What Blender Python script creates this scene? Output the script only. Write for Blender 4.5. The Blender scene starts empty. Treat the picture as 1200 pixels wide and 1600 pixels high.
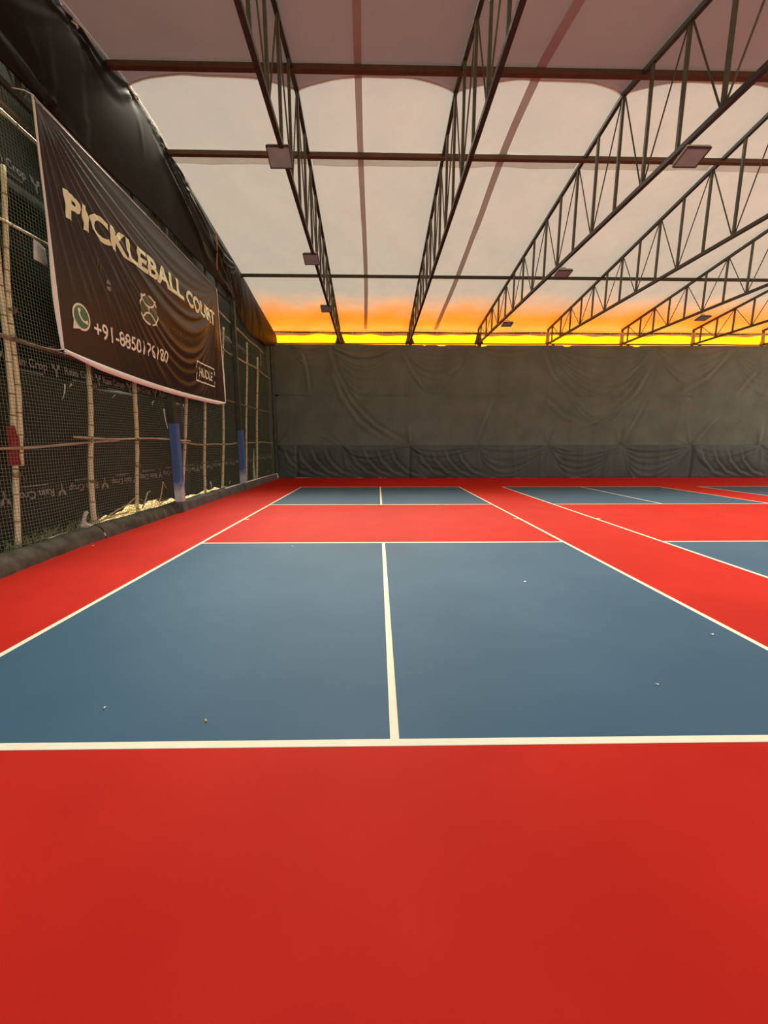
import bpy, bmesh, math, random
import numpy as np
from mathutils import Vector, Matrix
S = bpy.context.scene
COL = S.collection
random.seed(7)
rng = np.random.default_rng(11)
PI = math.pi

# ---------------------------------------------------------------- camera
F_PX, YAW, PITCH, CAM_H = 626.7, 0.0152, 0.1674, 1.6176
cd = bpy.data.cameras.new('camera')
cam = bpy.data.objects.new('camera', cd)
COL.objects.link(cam)
cd.sensor_fit = 'AUTO'
cd.sensor_width = 36.0
cd.lens = F_PX / 1600 * 36.0
cd.clip_start = 0.05
cd.clip_end = 300
fwd = Vector((math.sin(YAW) * math.cos(PITCH), math.cos(YAW) * math.cos(PITCH), -math.sin(PITCH)))
rgt = Vector((math.cos(YAW), -math.sin(YAW), 0))
upv = rgt.cross(fwd)
cam.matrix_world = Matrix(((rgt.x, upv.x, -fwd.x, 0), (rgt.y, upv.y, -fwd.y, 0), (rgt.z, upv.z, -fwd.z, CAM_H), (0, 0, 0, 1)))
S.camera = cam

# ---------------------------------------------------------------- sky, sun, exposure
SKY_STRENGTH = 1.4
SUN_STRENGTH = 43.0
EXPOSURE = 0.0
w = bpy.data.worlds.new('hazy_sky')
S.world = w
w.use_nodes = True
nt = w.node_tree
bg = nt.nodes['Background']
tc = nt.nodes.new('ShaderNodeTexCoord')
sp = nt.nodes.new('ShaderNodeSeparateXYZ')
rp = nt.nodes.new('ShaderNodeValToRGB')
nt.links.new(tc.outputs['Generated'], sp.inputs[0])
nt.links.new(sp.outputs['Z'], rp.inputs[0])
nt.links.new(rp.outputs[0], bg.inputs[0])
cr = rp.color_ramp
cr.elements[0].position = 0.0
cr.elements[0].color = (1.0, 0.93, 0.80, 1)
cr.elements[1].position = 0.7
cr.elements[1].color = (0.84, 0.88, 0.93, 1)
bg.inputs[1].default_value = SKY_STRENGTH
sl = bpy.data.lights.new('sun', 'SUN')
sl.energy = SUN_STRENGTH
sl.angle = math.radians(26.0)                             # a hazy sun
sl.color = (1.0, 0.925, 0.76)
sun = bpy.data.objects.new('sun', sl)
COL.objects.link(sun)
SUN_EL, SUN_AZ = math.radians(51), math.radians(-4)          # seen from the hall: high beyond the back wall
sdir = Vector((math.sin(SUN_AZ) * math.cos(SUN_EL), math.cos(SUN_AZ) * math.cos(SUN_EL), math.sin(SUN_EL)))
sun.rotation_euler = sdir.to_track_quat('Z', 'Y').to_euler()
S.view_settings.view_transform = 'Standard'
S.view_settings.look = 'None'
S.view_settings.exposure = EXPOSURE
S.view_settings.gamma = 1.0
S.view_settings.use_curve_mapping = False
S.cycles.max_bounces = 10
S.cycles.diffuse_bounces = 6
S.cycles.transparent_max_bounces = 12


# ---------------------------------------------------------------- materials
def mat(name, col, rough=0.6, spec=0.3, metal=0.0, noise=None, scale=8.0, bump=0.0, bscale=60.0, stretch=None, detail=4.0):
    """Principled with an optional second colour mixed in by noise, and a fine bump."""
    m = bpy.data.materials.new(name)
    m.use_nodes = True
    n = m.node_tree.nodes
    l = m.node_tree.links
    p = n['Principled BSDF']
    p.inputs['Base Color'].default_value = (*col, 1)
    p.inputs['Roughness'].default_value = rough
    p.inputs['Specular IOR Level'].default_value = spec
    p.inputs['Metallic'].default_value = metal
    if noise or bump:
        t = n.new('ShaderNodeTexCoord')
        mp = n.new('ShaderNodeMapping')
        l.new(t.outputs['Object'], mp.inputs[0])
        if stretch:
            mp.inputs['Scale'].default_value = stretch
    if noise:
        a = n.new('ShaderNodeTexNoise')
        a.inputs['Scale'].default_value = scale
        a.inputs['Detail'].default_value = detail
        l.new(mp.outputs[0], a.inputs[0])
        r = n.new('ShaderNodeValToRGB')
        r.color_ramp.elements[0].position = 0.35
        r.color_ramp.elements[1].position = 0.68
        r.color_ramp.elements[0].color = (*col, 1)
        r.color_ramp.elements[1].color = (*noise, 1)
        l.new(a.outputs[0], r.inputs[0])
        l.new(r.outputs[0], p.inputs['Base Color'])
    if bump:
        b = n.new('ShaderNodeTexNoise')
        b.inputs['Scale'].default_value = bscale
        b.inputs['Detail'].default_value = 3
        l.new(mp.outputs[0], b.inputs[0])
        bp = n.new('ShaderNodeBump')
        bp.inputs['Strength'].default_value = bump
        bp.inputs['Distance'].default_value = 0.01
        l.new(b.outputs[0], bp.inputs['Height'])
        l.new(bp.outputs[0], p.inputs['Normal'])
    return m


def cloth(name, col, noise, trans, tcol, rough=0.5, scale=0.6, spec=0.3, bump=0.15, clear=0.0, ccol=(1, 1, 1)):
    """Woven sheet that lets part of the light through."""
    m = mat(name, col, rough, spec, noise=noise, scale=scale, bump=bump, bscale=25)
    n = m.node_tree.nodes
    l = m.node_tree.links
    p = n['Principled BSDF']
    tr = n.new('ShaderNodeBsdfTranslucent')
    tr.inputs[0].default_value = (*tcol, 1)
    mx = n.new('ShaderNodeMixShader')
    mx.inputs[0].default_value = trans
    l.new(p.outputs[0], mx.inputs[1])
    l.new(tr.outputs[0], mx.inputs[2])
    out = mx.outputs[0]
    if clear:                                       # open weave: this share of the light goes straight through
        tp = n.new('ShaderNodeBsdfTransparent')
        tp.inputs[0].default_value = (*ccol, 1)
        m2 = n.new('ShaderNodeMixShader')
        m2.inputs[0].default_value = clear
        l.new(out, m2.inputs[1])
        l.new(tp.outputs[0], m2.inputs[2])
        out = m2.outputs[0]
    l.new(out, n['Material Output'].inputs[0])
    return m


def fade_edge(m, y0, y1):
    """transparency feathered so the glow below falls off softly: clear at y0, whole at y1, in uneven patches"""
    n = m.node_tree.nodes
    l = m.node_tree.links
    out = n['Material Output']
    src = out.inputs[0].links[0].from_socket
    t = n.new('ShaderNodeTexCoord')
    sx = n.new('ShaderNodeSeparateXYZ')
    no = n.new('ShaderNodeTexNoise')
    no.inputs['Scale'].default_value = 0.9
    no.inputs['Detail'].default_value = 5
    l.new(t.outputs['Object'], sx.inputs[0])
    l.new(t.outputs['Object'], no.inputs[0])
    ma = n.new('ShaderNodeMath')
    ma.operation = 'MULTIPLY_ADD'
    ma.inputs[1].default_value = 1.6
    l.new(no.outputs[0], ma.inputs[0])
    l.new(sx.outputs['Y'], ma.inputs[2])
    mr = n.new('ShaderNodeMapRange')
    mr.interpolation_type = 'SMOOTHSTEP'
    mr.inputs['From Min'].default_value = y0 + 0.8
    mr.inputs['From Max'].default_value = y1 + 0.8
    l.new(ma.outputs[0], mr.inputs['Value'])
    tp = n.new('ShaderNodeBsdfTransparent')
    mx = n.new('ShaderNodeMixShader')
    l.new(mr.outputs[0], mx.inputs[0])
    l.new(tp.outputs[0], mx.inputs[1])
    l.new(src, mx.inputs[2])
    l.new(mx.outputs[0], out.inputs[0])


M = {}
M['red'] = mat('red_acrylic', (0.50, 0.016, 0.009), 0.62, 0.10, noise=(0.56, 0.021, 0.012), scale=1.3, bump=0.12, bscale=180)
M['blue'] = mat('blue_acrylic', (0.048, 0.115, 0.195), 0.55, 0.14, noise=(0.058, 0.130, 0.215), scale=0.9, bump=0.12, bscale=180)
M['line'] = mat('white_line_paint', (0.90, 0.90, 0.72), 0.6, 0.15, noise=(0.85, 0.85, 0.67), scale=6)
M['wall'] = mat('dark_grey_tarp', (0.094, 0.116, 0.094), 0.48, 0.28, noise=(0.125, 0.152, 0.123), scale=1.1, bump=0.15, bscale=14)
M['walllow'] = mat('charcoal_tarp', (0.066, 0.090, 0.086), 0.5, 0.25, noise=(0.086, 0.114, 0.108), scale=1.4, bump=0.15, bscale=14)
M['black'] = mat('black_plastic_sheet', (0.009, 0.008, 0.006), 0.58, 0.12, noise=(0.013, 0.011, 0.008), scale=1.2, bump=0.1, bscale=9)
M['leno'] = mat('green_black_tarp', (0.004, 0.007, 0.005), 0.8, 0.03, noise=(0.010, 0.013, 0.009), scale=0.8, bump=0.2, bscale=18)
M['lenobrown'] = mat('brown_black_tarp', (0.018, 0.017, 0.013), 0.65, 0.10, noise=(0.036, 0.034, 0.026), scale=0.9, bump=0.2, bscale=18)
M['print'] = mat('grey_print', (0.40, 0.38, 0.34), 0.6, 0.2, noise=(0.20, 0.19, 0.17), scale=14)
M['net'] = mat('green_grey_netting', (0.15, 0.20, 0.13), 0.6, 0.3)
M['bamboo'] = mat('dry_bamboo', (0.84, 0.76, 0.46), 0.5, 0.3, noise=(0.92, 0.86, 0.58), scale=5, stretch=(1, 1, 0.25), bump=0.2, bscale=40)
M['bamboonode'] = mat('bamboo_node', (0.26, 0.17, 0.08), 0.6, 0.2, noise=(0.40, 0.29, 0.15), scale=30)
M['bamboobrown'] = mat('weathered_bamboo', (0.16, 0.105, 0.058), 0.6, 0.25, noise=(0.28, 0.20, 0.12), scale=4, bump=0.2, bscale=40)
M['branch'] = mat('grey_brown_stick', (0.46, 0.36, 0.21), 0.6, 0.25, noise=(0.60, 0.48, 0.30), scale=6, bump=0.2, bscale=40)
M['rope'] = mat('jute_tie', (0.14, 0.095, 0.05), 0.8, 0.1, noise=(0.24, 0.17, 0.09), scale=40)
M['steel'] = mat('dark_brown_painted_steel', (0.040, 0.037, 0.027), 0.5, 0.3, noise=(0.028, 0.025, 0.019), scale=5)
M['steelgrey'] = mat('grey_brown_painted_steel', (0.092, 0.090, 0.060), 0.5, 0.3, noise=(0.068, 0.065, 0.045), scale=6)
M['rust'] = mat('rust_brown_steel', (0.115, 0.052, 0.028), 0.55, 0.35, noise=(0.080, 0.042, 0.028), scale=6)
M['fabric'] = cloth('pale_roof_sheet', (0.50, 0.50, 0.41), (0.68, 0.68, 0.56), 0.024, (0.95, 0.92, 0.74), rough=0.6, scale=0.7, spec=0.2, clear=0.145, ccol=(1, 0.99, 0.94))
M['fabricshade'] = cloth('shade_brown_roof_sheet', (0.30, 0.285, 0.265), (0.34, 0.32, 0.295), 0.008, (0.8, 0.65, 0.6), rough=0.6, scale=0.7, spec=0.2, clear=0.015)  # near slope's shade put into the colour and a lower clear share
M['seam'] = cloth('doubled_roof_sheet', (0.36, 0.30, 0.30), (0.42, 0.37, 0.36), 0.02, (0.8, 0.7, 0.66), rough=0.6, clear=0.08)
M['purlinshade'] = cloth('purlin_shadow_sheet', (0.40, 0.36, 0.34), (0.50, 0.46, 0.42), 0.02, (0.8, 0.7, 0.66), rough=0.6, scale=1.5, clear=0.35)  # darker tone imitates the shadow band past the purlin
M['yellow'] = cloth('yellow_tarp', (0.85, 0.36, 0.01), (0.85, 0.30, 0.01), 0.34, (1.0, 0.31, 0.001), rough=0.6, scale=0.35, clear=0.10, ccol=(1.0, 0.55, 0.05))
fade_edge(M['yellow'], 16.8, 19.3)
M['hem'] = cloth('pale_hem', (0.62, 0.56, 0.50), (0.68, 0.62, 0.55), 0.3, (0.6, 0.5, 0.4))
M['concrete'] = mat('stained_concrete', (0.060, 0.056, 0.044), 0.85, 0.15, noise=(0.125, 0.118, 0.095), scale=5, bump=0.6, bscale=22)
M['concretegrey'] = mat('grey_concrete', (0.150, 0.165, 0.150), 0.85, 0.15, noise=(0.10, 0.11, 0.10), scale=4, bump=0.5, bscale=22)
M['earth'] = mat('dry_earth', (0.15, 0.11, 0.07), 0.95, 0.1, noise=(0.21, 0.165, 0.10), scale=3, bump=0.5, bscale=10)
M['straw'] = mat('dry_straw', (0.78, 0.66, 0.38), 0.7, 0.2, noise=(0.62, 0.50, 0.26), scale=9)
M['grass'] = mat('half_dry_grass', (0.20, 0.22, 0.09), 0.7, 0.2, noise=(0.42, 0.38, 0.18), scale=9)
M['banner'] = mat('brown_black_banner', (0.030, 0.021, 0.015), 0.40, 0.34, noise=(0.037, 0.026, 0.018), scale=1.5)
M['cream'] = mat('cream_print', (0.86, 0.96, 0.64), 0.4, 0.35)
M['whiteprint'] = mat('white_print', (0.90, 0.93, 0.76), 0.4, 0.35)
M['faint'] = mat('faint_gold_print', (0.16, 0.095, 0.03), 0.4, 0.4)
M['green'] = mat('green_print', (0.07, 0.21, 0.10), 0.4, 0.4)
M['olive'] = mat('olive_print', (0.10, 0.12, 0.055), 0.4, 0.4)
M['whitehem'] = mat('white_vinyl', (0.85, 0.83, 0.79), 0.45, 0.4)
M['bluepaint'] = None
M['darkpost'] = mat('dark_weathered_post', (0.040, 0.056, 0.042), 0.6, 0.2, noise=(0.070, 0.090, 0.070), scale=6)
M['lampbody'] = mat('grey_lamp_housing', (0.46, 0.47, 0.43), 0.5, 0.4)
M['lampframe'] = mat('dark_lamp_rim', (0.035, 0.030, 0.030), 0.4, 0.5)
M['lampglass'] = mat('frosted_lamp_glass', (0.22, 0.31, 0.34), 0.3, 0.3, noise=(0.26, 0.36, 0.39), scale=5)
M['paper'] = mat('pale_paper', (0.60, 0.60, 0.58), 0.7, 0.2, noise=(0.70, 0.70, 0.67), scale=12)
M['orangecord'] = mat('orange_ribbon', (0.55, 0.22, 0.07), 0.6, 0.2)
M['redcloth'] = mat('dark_red_cloth', (0.23, 0.014, 0.022), 0.8, 0.15, noise=(0.31, 0.028, 0.035), scale=14)
M['pipe'] = mat('white_pvc', (0.92, 0.91, 0.86), 0.4, 0.4)
M['scrap'] = mat('white_scrap', (0.75, 0.72, 0.66), 0.7, 0.2)
M['leaf'] = mat('dry_leaf', (0.55, 0.33, 0.10), 0.7, 0.2)
M['rag'] = mat('brown_rag', (0.07, 0.055, 0.04), 0.8, 0.15, noise=(0.12, 0.09, 0.06), scale=6)
M['wrap'] = cloth('yellowed_plastic_wrap', (0.62, 0.50, 0.28), (0.75, 0.62, 0.38), 0.4, (0.8, 0.6, 0.25), rough=0.35, scale=3)

# blue post paint: worn to a pale chalky film near the foot, with a ragged edge of its own
m = mat('worn_blue_paint', (0.040, 0.085, 0.24), 0.5, 0.35)
n, l = m.node_tree.nodes, m.node_tree.links
t = n.new('ShaderNodeTexCoord'); s_ = n.new('ShaderNodeSeparateXYZ'); no = n.new('ShaderNodeTexNoise'); no.inputs['Scale'].default_value = 9
no.inputs['Detail'].default_value = 6
ad = n.new('ShaderNodeMath'); ad.operation = 'MULTIPLY_ADD'; ad.inputs[1].default_value = 0.45
l.new(t.outputs['Object'], s_.inputs[0]); l.new(t.outputs['Object'], no.inputs[0])
l.new(no.outputs[0], ad.inputs[0]); l.new(s_.outputs['Z'], ad.inputs[2])
r = n.new('ShaderNodeValToRGB')
r.color_ramp.elements[0].position = 0.72; r.color_ramp.elements[0].color = (0.50, 0.56, 0.62, 1)
r.color_ramp.elements[1].position = 0.99; r.color_ramp.elements[1].color = (0.075, 0.150, 0.36, 1)
l.new(ad.outputs[0], r.inputs[0]); l.new(r.outputs[0], n['Principled BSDF'].inputs['Base Color'])
M['bluepaint'] = m


# ---------------------------------------------------------------- mesh helpers
class MB:
    def __init__(self):
        self.v = []
        self.f = []

    def add(self, verts, faces):
        b = len(self.v)
        self.v.extend([tuple(map(float, p)) for p in verts])
        self.f.extend([tuple(int(i) + b for i in f) for f in faces])

    def box(self, c, s, rz=0.0):
        x, y, z = s[0] / 2, s[1] / 2, s[2] / 2
        co, si = math.cos(rz), math.sin(rz)
        vs = []
        for dx, dy, dz in ((-x, -y, -z), (x, -y, -z), (x, y, -z), (-x, y, -z), (-x, -y, z), (x, -y, z), (x, y, z), (-x, y, z)):
            vs.append((c[0] + dx * co - dy * si, c[1] + dx * si + dy * co, c[2] + dz))
        self.add(vs, ((0, 3, 2, 1), (4, 5, 6, 7), (0, 1, 5, 4), (1, 2, 6, 5), (2, 3, 7, 6), (3, 0, 4, 7)))

    def bar(self, p, q, a, b, side=(1, 0, 0)):
        """square bar from p to q, a wide along side, b across it"""
        p, q, sd = Vector(p), Vector(q), Vector(side)
        d = (q - p).normalized()
        sd = (sd - d * sd.dot(d)).normalized()
        o = d.cross(sd)
        vs = []
        for e in (p, q):
            for i, j in ((-1, -1), (1, -1), (1, 1), (-1, 1)):
                vs.append(e + sd * (a / 2 * i) + o * (b / 2 * j))
        self.add(vs, ((3, 2, 1, 0), (4, 5, 6, 7), (0, 1, 5, 4), (1, 2, 6, 5), (2, 3, 7, 6), (3, 0, 4, 7)))

    def tube(self, pts, rad, n=8, caps=True):
        pts = [Vector(p) for p in pts]
        k = len(pts)
        if not hasattr(rad, '__len__'):
            rad = [rad] * k
        d0 = (pts[1] - pts[0]).normalized()
        ref = Vector((0, 0, 1)) if abs(d0.z) < 0.9 else Vector((1, 0, 0))
        vs, fs = [], []
        for i, p in enumerate(pts):
            d = (pts[min(i + 1, k - 1)] - pts[max(i - 1, 0)]).normalized()
            a = (ref - d * ref.dot(d)).normalized()
            b = d.cross(a)
            for j in range(n):
                an = 2 * PI * j / n
                vs.append(p + a * (math.cos(an) * rad[i]) + b * (math.sin(an) * rad[i]))
        for i in range(k - 1):
            for j in range(n):
                fs.append((i * n + j, i * n + (j + 1) % n, (i + 1) * n + (j + 1) % n, (i + 1) * n + j))
        if caps:
            fs.append(tuple(range(n - 1, -1, -1)))
            fs.append(tuple(range((k - 1) * n, k * n)))
        self.add(vs, fs)

    def build(self, name, material, parent=None, smooth=False, **props):
        me = bpy.data.meshes.new(name)
        me.from_pydata(self.v, [], self.f)
        me.update()
        if smooth:
            me.polygons.foreach_set('use_smooth', [True] * len(me.polygons))
        me.materials.append(material)
        o = bpy.data.objects.new(name, me)
        COL.objects.link(o)
        if parent:
            o.parent = parent
            o.matrix_parent_inverse = parent.matrix_world.inverted() if parent.get('keep') else Matrix()
        for k, v in props.items():
            o[k] = v
        return o


def grid(name, fn, nu, nv, material, parent=None, thick=0.0, flip=False, smooth=True, **props):
    """sheet from fn(i/nu, j/nv) -> (x, y, z); thick makes a closed sheet along the averaged normal"""
    P = np.array([[fn(i / nu, j / nv) for j in range(nv + 1)] for i in range(nu + 1)], float)
    return grid_pts(name, P, material, parent, thick, flip, smooth, **props)


def grid_pts(name, P, material, parent=None, thick=0.0, flip=False, smooth=True, **props):
    a, b = P.shape[:2]
    mb = MB()
    idx = np.arange(a * b).reshape(a, b)
    q = np.stack([idx[:-1, :-1], idx[1:, :-1], idx[1:, 1:], idx[:-1, 1:]], -1).reshape(-1, 4)
    if flip:
        q = q[:, ::-1]
    mb.add(P.reshape(-1, 3), q)
    if thick:
        du = np.gradient(P, axis=0)
        dv = np.gradient(P, axis=1)
        nn = np.cross(du, dv)
        nn /= np.linalg.norm(nn, axis=-1, keepdims=True) + 1e-9
        if flip:
            nn = -nn
        mb.add((P - nn * thick).reshape(-1, 3), q[:, ::-1])
        n0 = a * b
        ring = list(idx[:, 0]) + list(idx[-1, 1:]) + list(idx[-2::-1, -1]) + list(idx[0, -2:0:-1])
        for i in range(len(ring)):
            c, d = ring[i], ring[(i + 1) % len(ring)]
            mb.f.append((int(c), int(c + n0), int(d + n0), int(d)) if not flip else (int(d), int(d + n0), int(c + n0), int(c)))
    return mb.build(name, material, parent, smooth, **props)


def empty(name, loc=(0, 0, 0), label=None, cat=None, group=None, kind=None):
    o = bpy.data.objects.new(name, None)
    o.empty_display_size = 0.2
    o.location = loc
    COL.objects.link(o)
    tag(o, label, cat, group, kind)
    return o


def tag(o, label=None, cat=None, group=None, kind=None):
    if label:
        o['label'] = label
    if cat:
        o['category'] = cat
    if group:
        o['group'] = group
    if kind:
        o['kind'] = kind
    return o


def copy_tree(o, parent=None):
    c = o.copy()
    COL.objects.link(c)
    c.parent = parent
    for ch in list(o.children):
        copy_tree(ch, c)
    return c


def vnoise(x, seed, amp=1.0):
    """smooth 1-D noise"""
    r = random.Random(seed)
    s = 0
    for k in range(4):
        s += math.sin(x * (0.7 + 1.13 * k) + r.random() * 6.28) / (1 + 0.7 * k)
    return amp * s / 2.2


# ---------------------------------------------------------------- layout numbers (metres; y runs from the viewer to the back wall)
WALL_Y = 19.82
WALL_TOP = 6.22
RIDGE_Y, RIDGE_Z = 9.05, 8.38
NODE = 0.8667
LOW_Z = 6.28
TRUSS_X = [-4.95, -1.77, 1.49, 4.74, 8.03, 11.55, 14.95, 18.3, 21.6]
TRUSS_A = [0.004, 0.020, 0.004, 0.010, 0.006, 0.004, 0.003, 0.003, 0.003]


def chord_top(y):
    return RIDGE_Z - (0.134 * (y - RIDGE_Y) if y > RIDGE_Y else 0.16 * (RIDGE_Y - y))


def truss_x(k, y):
    return TRUSS_X[k] + (19.8 - y) * TRUSS_A[k]


# ---------------------------------------------------------------- ground and floor
mb = MB()
mb.box((0, 5, -0.16), (140, 140, 0.2))
g = mb.build('ground', M['earth'], None, kind='structure')
mb = MB()
mb.box((8.6, 9.02, -0.05), (27.0, 21.8, 0.10))
floor = mb.build('floor', M['red'], None, kind='structure')
L2 = 3.025
Y0 = 1.961
YN1, YN2, YE = Y0 + 4.545, Y0 + 8.815, Y0 + 13.36
YNET = (Y0 + YE) / 2
LW = 0.05
COURTS = [0.0896, 4.787 + L2, 12.42 + L2]


def flat(name, x0, x1, y0, y1, h, material):
    b = MB()
    b.box(((x0 + x1) / 2, (y0 + y1) / 2, h / 2), (x1 - x0, y1 - y0, h))
    return b.build(name, material, floor)


for cx in COURTS:
    a, b = cx - L2, cx + L2
    for y0, y1 in ((Y0, YN1), (YN2, YE)):
        flat('service_court', a, b, y0, y1, 0.002, M['blue'])
        flat('court_line', cx - LW / 2, cx + LW / 2, y0, y1, 0.0034, M['line'])
    for x in (a, b):
        flat('court_line', x - LW / 2, x + LW / 2, Y0 - LW / 2, YE + LW / 2, 0.0038, M['line'])
        sgn = 1 if x < cx else -1
        flat('net_mark', x + sgn * LW / 2, x + sgn * (LW / 2 + 0.10), YNET - 0.02, YNET + 0.02, 0.0036, M['line'])
    for y in (Y0, YN1, YN2, YE):
        flat('court_line', a, b, y - LW / 2, y + LW / 2, 0.0036, M['line'])

# ---------------------------------------------------------------- back wall: hung tarps
HANG = [-5.4, -4.1, -2.3, 0.99, 4.52, 7.7, 13.1, 16.75, 20.3, 24.0]
HDEPTH = [0.6, 1.1, 2.6, 2.2, 1.3, 3.6, 2.0, 2.2, 2.0]
PINS = [-4.9, -1.72, 1.55, 4.84, 8.31, 11.89, 15.33, 18.7, 22.0]


def swag(X, T, a, b, depth, seed, skew=1.0):
    """folds hanging between two points of a top edge; T is the drop below that edge"""
    s = np.clip((X - a) / (b - a), 1e-4, 1 - 1e-4)
    D = T / (4 * (s ** skew) * (1 - s ** skew) + 0.02)
    r = np.random.default_rng(seed)
    out = np.zeros_like(D)
    c = 0.22
    while c < depth:
        wd = r.uniform(0.045, 0.10)
        am = r.uniform(0.4, 1.0) * (1 - 0.5 * c / depth)
        x = (D - c) / wd
        fade = np.clip(1.25 * np.minimum(s, 1 - s) / 0.10, 0, 1)
        side = 0.35 + 0.65 * np.clip(1.6 * np.abs(s - 0.5) + r.uniform(-0.2, 0.35), 0, 1)
        out += am * np.exp(-x * x) * fade * side
        out -= 0.5 * am * np.exp(-((x - 1.9) ** 2)) * fade * side
        c += r.uniform(0.16, 0.42)
    inside = ((X > a) & (X < b)).astype(float)
    return out * inside


def star(X, Z, px, pz, seed, rad=0.7, n=7):
    r = np.random.default_rng(seed)
    dx, dz = X - px, Z - pz
    R = np.hypot(dx, dz)
    A = np.arctan2(dz, dx)
    out = np.zeros_like(R)
    for k in range(n):
        an = r.uniform(-PI, PI)
        d = (A - an + PI) % (2 * PI) - PI
        wd = r.uniform(0.06, 0.13)
        ln = rad * r.uniform(0.5, 1.3)
        out += r.uniform(0.5, 1.0) * np.exp(-(d / wd) ** 2) * np.exp(-(R / ln) ** 2) * np.clip(R / 0.06, 0, 1)
    return out - 0.8 * np.exp(-(R / 0.16) ** 2)


def crease(X, Z, pts, wd):
    """one long soft fold along a polyline"""
    best = np.full_like(X, 9.0)
    sgn = np.zeros_like(X)
    for (x0, z0), (x1, z1) in zip(pts[:-1], pts[1:]):
        dx, dz = x1 - x0, z1 - z0
        q = np.clip(((X - x0) * dx + (Z - z0) * dz) / (dx * dx + dz * dz), 0, 1)
        ex, ez = X - (x0 + q * dx), Z - (z0 + q * dz)
        d = np.hypot(ex, ez)
        m_ = d < best
        best = np.where(m_, d, best)
        sgn = np.where(m_, np.sign(ex * dz - ez * dx), sgn)
    x = best * sgn / wd
    ends = np.ones_like(X)
    for (px, pz) in (pts[0], pts[-1]):
        ends *= 1 - 0.92 * np.exp(-((X - px) ** 2 + (Z - pz) ** 2) / 0.35 ** 2)
    return (np.exp(-(x - 0.6) ** 2) - 0.9 * np.exp(-(x + 0.9) ** 2)) * ends


wall_back = empty('wall_back', (0, WALL_Y, 0), kind='structure')
xs = np.arange(-5.3, 24.01, 0.06)
zs = np.arange(1.50, WALL_TOP + 0.001, 0.05)
X, Z = np.meshgrid(xs, zs, indexing='ij')
disp = np.zeros_like(X)
for k in range(len(HANG) - 1):
    disp += 0.085 * swag(X, WALL_TOP - 0.02 - Z, HANG[k], HANG[k + 1], HDEPTH[k], 20 + k, 1.0 if k != 5 else 1.25)
for k, px in enumerate(PINS):
    disp += 0.05 * star(X, Z, px, 1.53, 40 + k, 0.8, 9)
    disp += 0.03 * star(X, Z, px - 0.3, 3.88, 60 + k, 0.5, 6)
for pts, wd in (([(-2.3, 6.1), (-1.9, 4.9), (-1.2, 3.6), (-0.1, 2.5), (1.5, 1.6)], 0.09), ([(-2.2, 5.2), (-1.7, 3.9), (-0.9, 2.7), (0.4, 1.8)], 0.10),
                ([(-3.6, 6.1), (-3.3, 5.0), (-3.2, 4.0)], 0.07), ([(1.05, 6.1), (1.7, 4.9), (2.4, 4.0)], 0.08),
                ([(4.3, 5.9), (3.3, 4.7), (2.7, 4.0)], 0.09), ([(7.75, 6.1), (8.3, 4.9), (9.3, 3.95)], 0.08), ([(7.9, 3.9), (9.0, 3.0), (10.0, 2.6)], 0.1),
                ([(13.0, 6.0), (12.0, 4.8), (10.6, 4.0)], 0.10), ([(13.0, 5.2), (12.4, 4.0), (11.2, 2.9), (9.8, 2.3)], 0.10), ([(12.9, 3.6), (12.3, 2.4), (11.9, 1.7)], 0.08),
                ([(16.8, 6.0), (15.7, 4.7), (14.4, 4.0)], 0.10), ([(18.3, 5.3), (17.2, 3.9)], 0.1), ([(16.6, 3.0), (15.5, 1.7)], 0.08), ([(5.6, 3.9), (5.0, 2.4), (4.8, 1.7)], 0.08)):
    disp += 0.034 * crease(X, Z, pts, wd)
disp += -0.035 * np.exp(-((Z - 3.86) / 0.035) ** 2) * (0.5 + 0.5 * np.sin(X * 1.3 + 1)) + 0.02 * np.sin(X * 0.9) * np.sin(Z * 0.8 + X * 0.3)
TOPX = Z.copy()
dip = np.zeros_like(xs)
for c, wd in ((3.0, 0.18), (4.78, 0.14), (5.0, 0.1), (8.9, 0.16), (12.2, 0.15), (2.2, 0.05)):
    dip += 0.055 * np.clip(1.6 - ((xs - c) / wd) ** 2, 0, 1)
TOPX -= dip[:, None] * np.clip((Z - 5.9) / 0.3, 0, 1)
P = np.stack([X, -disp - 0.02, TOPX], -1)
grid_pts('hung_tarp', P, M['wall'], wall_back, thick=0.006, flip=True)
zs = np.arange(0.0, 1.581, 0.045)
X, Z = np.meshgrid(xs, zs, indexing='ij')
disp = 0.05 + 0.05 * np.sin(PI * Z / 1.58) * (0.6 + 0.4 * np.sin(X * 0.8))
for k, px in enumerate(PINS):
    disp += 0.06 * star(X, Z, px, 1.53, 80 + k, 1.1, 10)
    nx = PINS[k + 1] if k + 1 < len(PINS) else px + 3.3
    disp += 0.06 * swag(X, 1.56 - Z, px, nx, 2.3, 100 + k, 0.75)
    if k in (0, 1, 2, 6, 7):
        for c in range(4):
            x0 = px + 0.35 + 0.65 * c
            disp += 0.055 * crease(X, Z, [(x0, 1.5), (x0 + 0.25, 0.85), (x0 + 0.8, 0.3), (x0 + 1.5, 0.08)], 0.07)
for px in (1.55, 15.33, -3.9):
    disp -= 0.09 * np.exp(-((X - px) / 0.05) ** 2)
P = np.stack([X, -disp - 0.03, Z + 0.001], -1)
grid_pts('lower_tarp', P, M['walllow'], wall_back, thick=0.006, flip=True)
mb = MB()
mb.tube([(x, 0.0, WALL_TOP + 0.04 + 0.006 * math.sin(x * 1.7)) for x in np.arange(-4.95, 24.1, 0.5)], 0.028, 8)
mb.build('top_rail', M['steel'], wall_back, True)
for px in PINS[1:]:
    mb = MB()
    mb.bar((px, 0.10, 0.0), (px, 0.10, WALL_TOP + 0.05), 0.1, 0.1)
    mb.build('post', M['steel'], wall_back)
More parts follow.
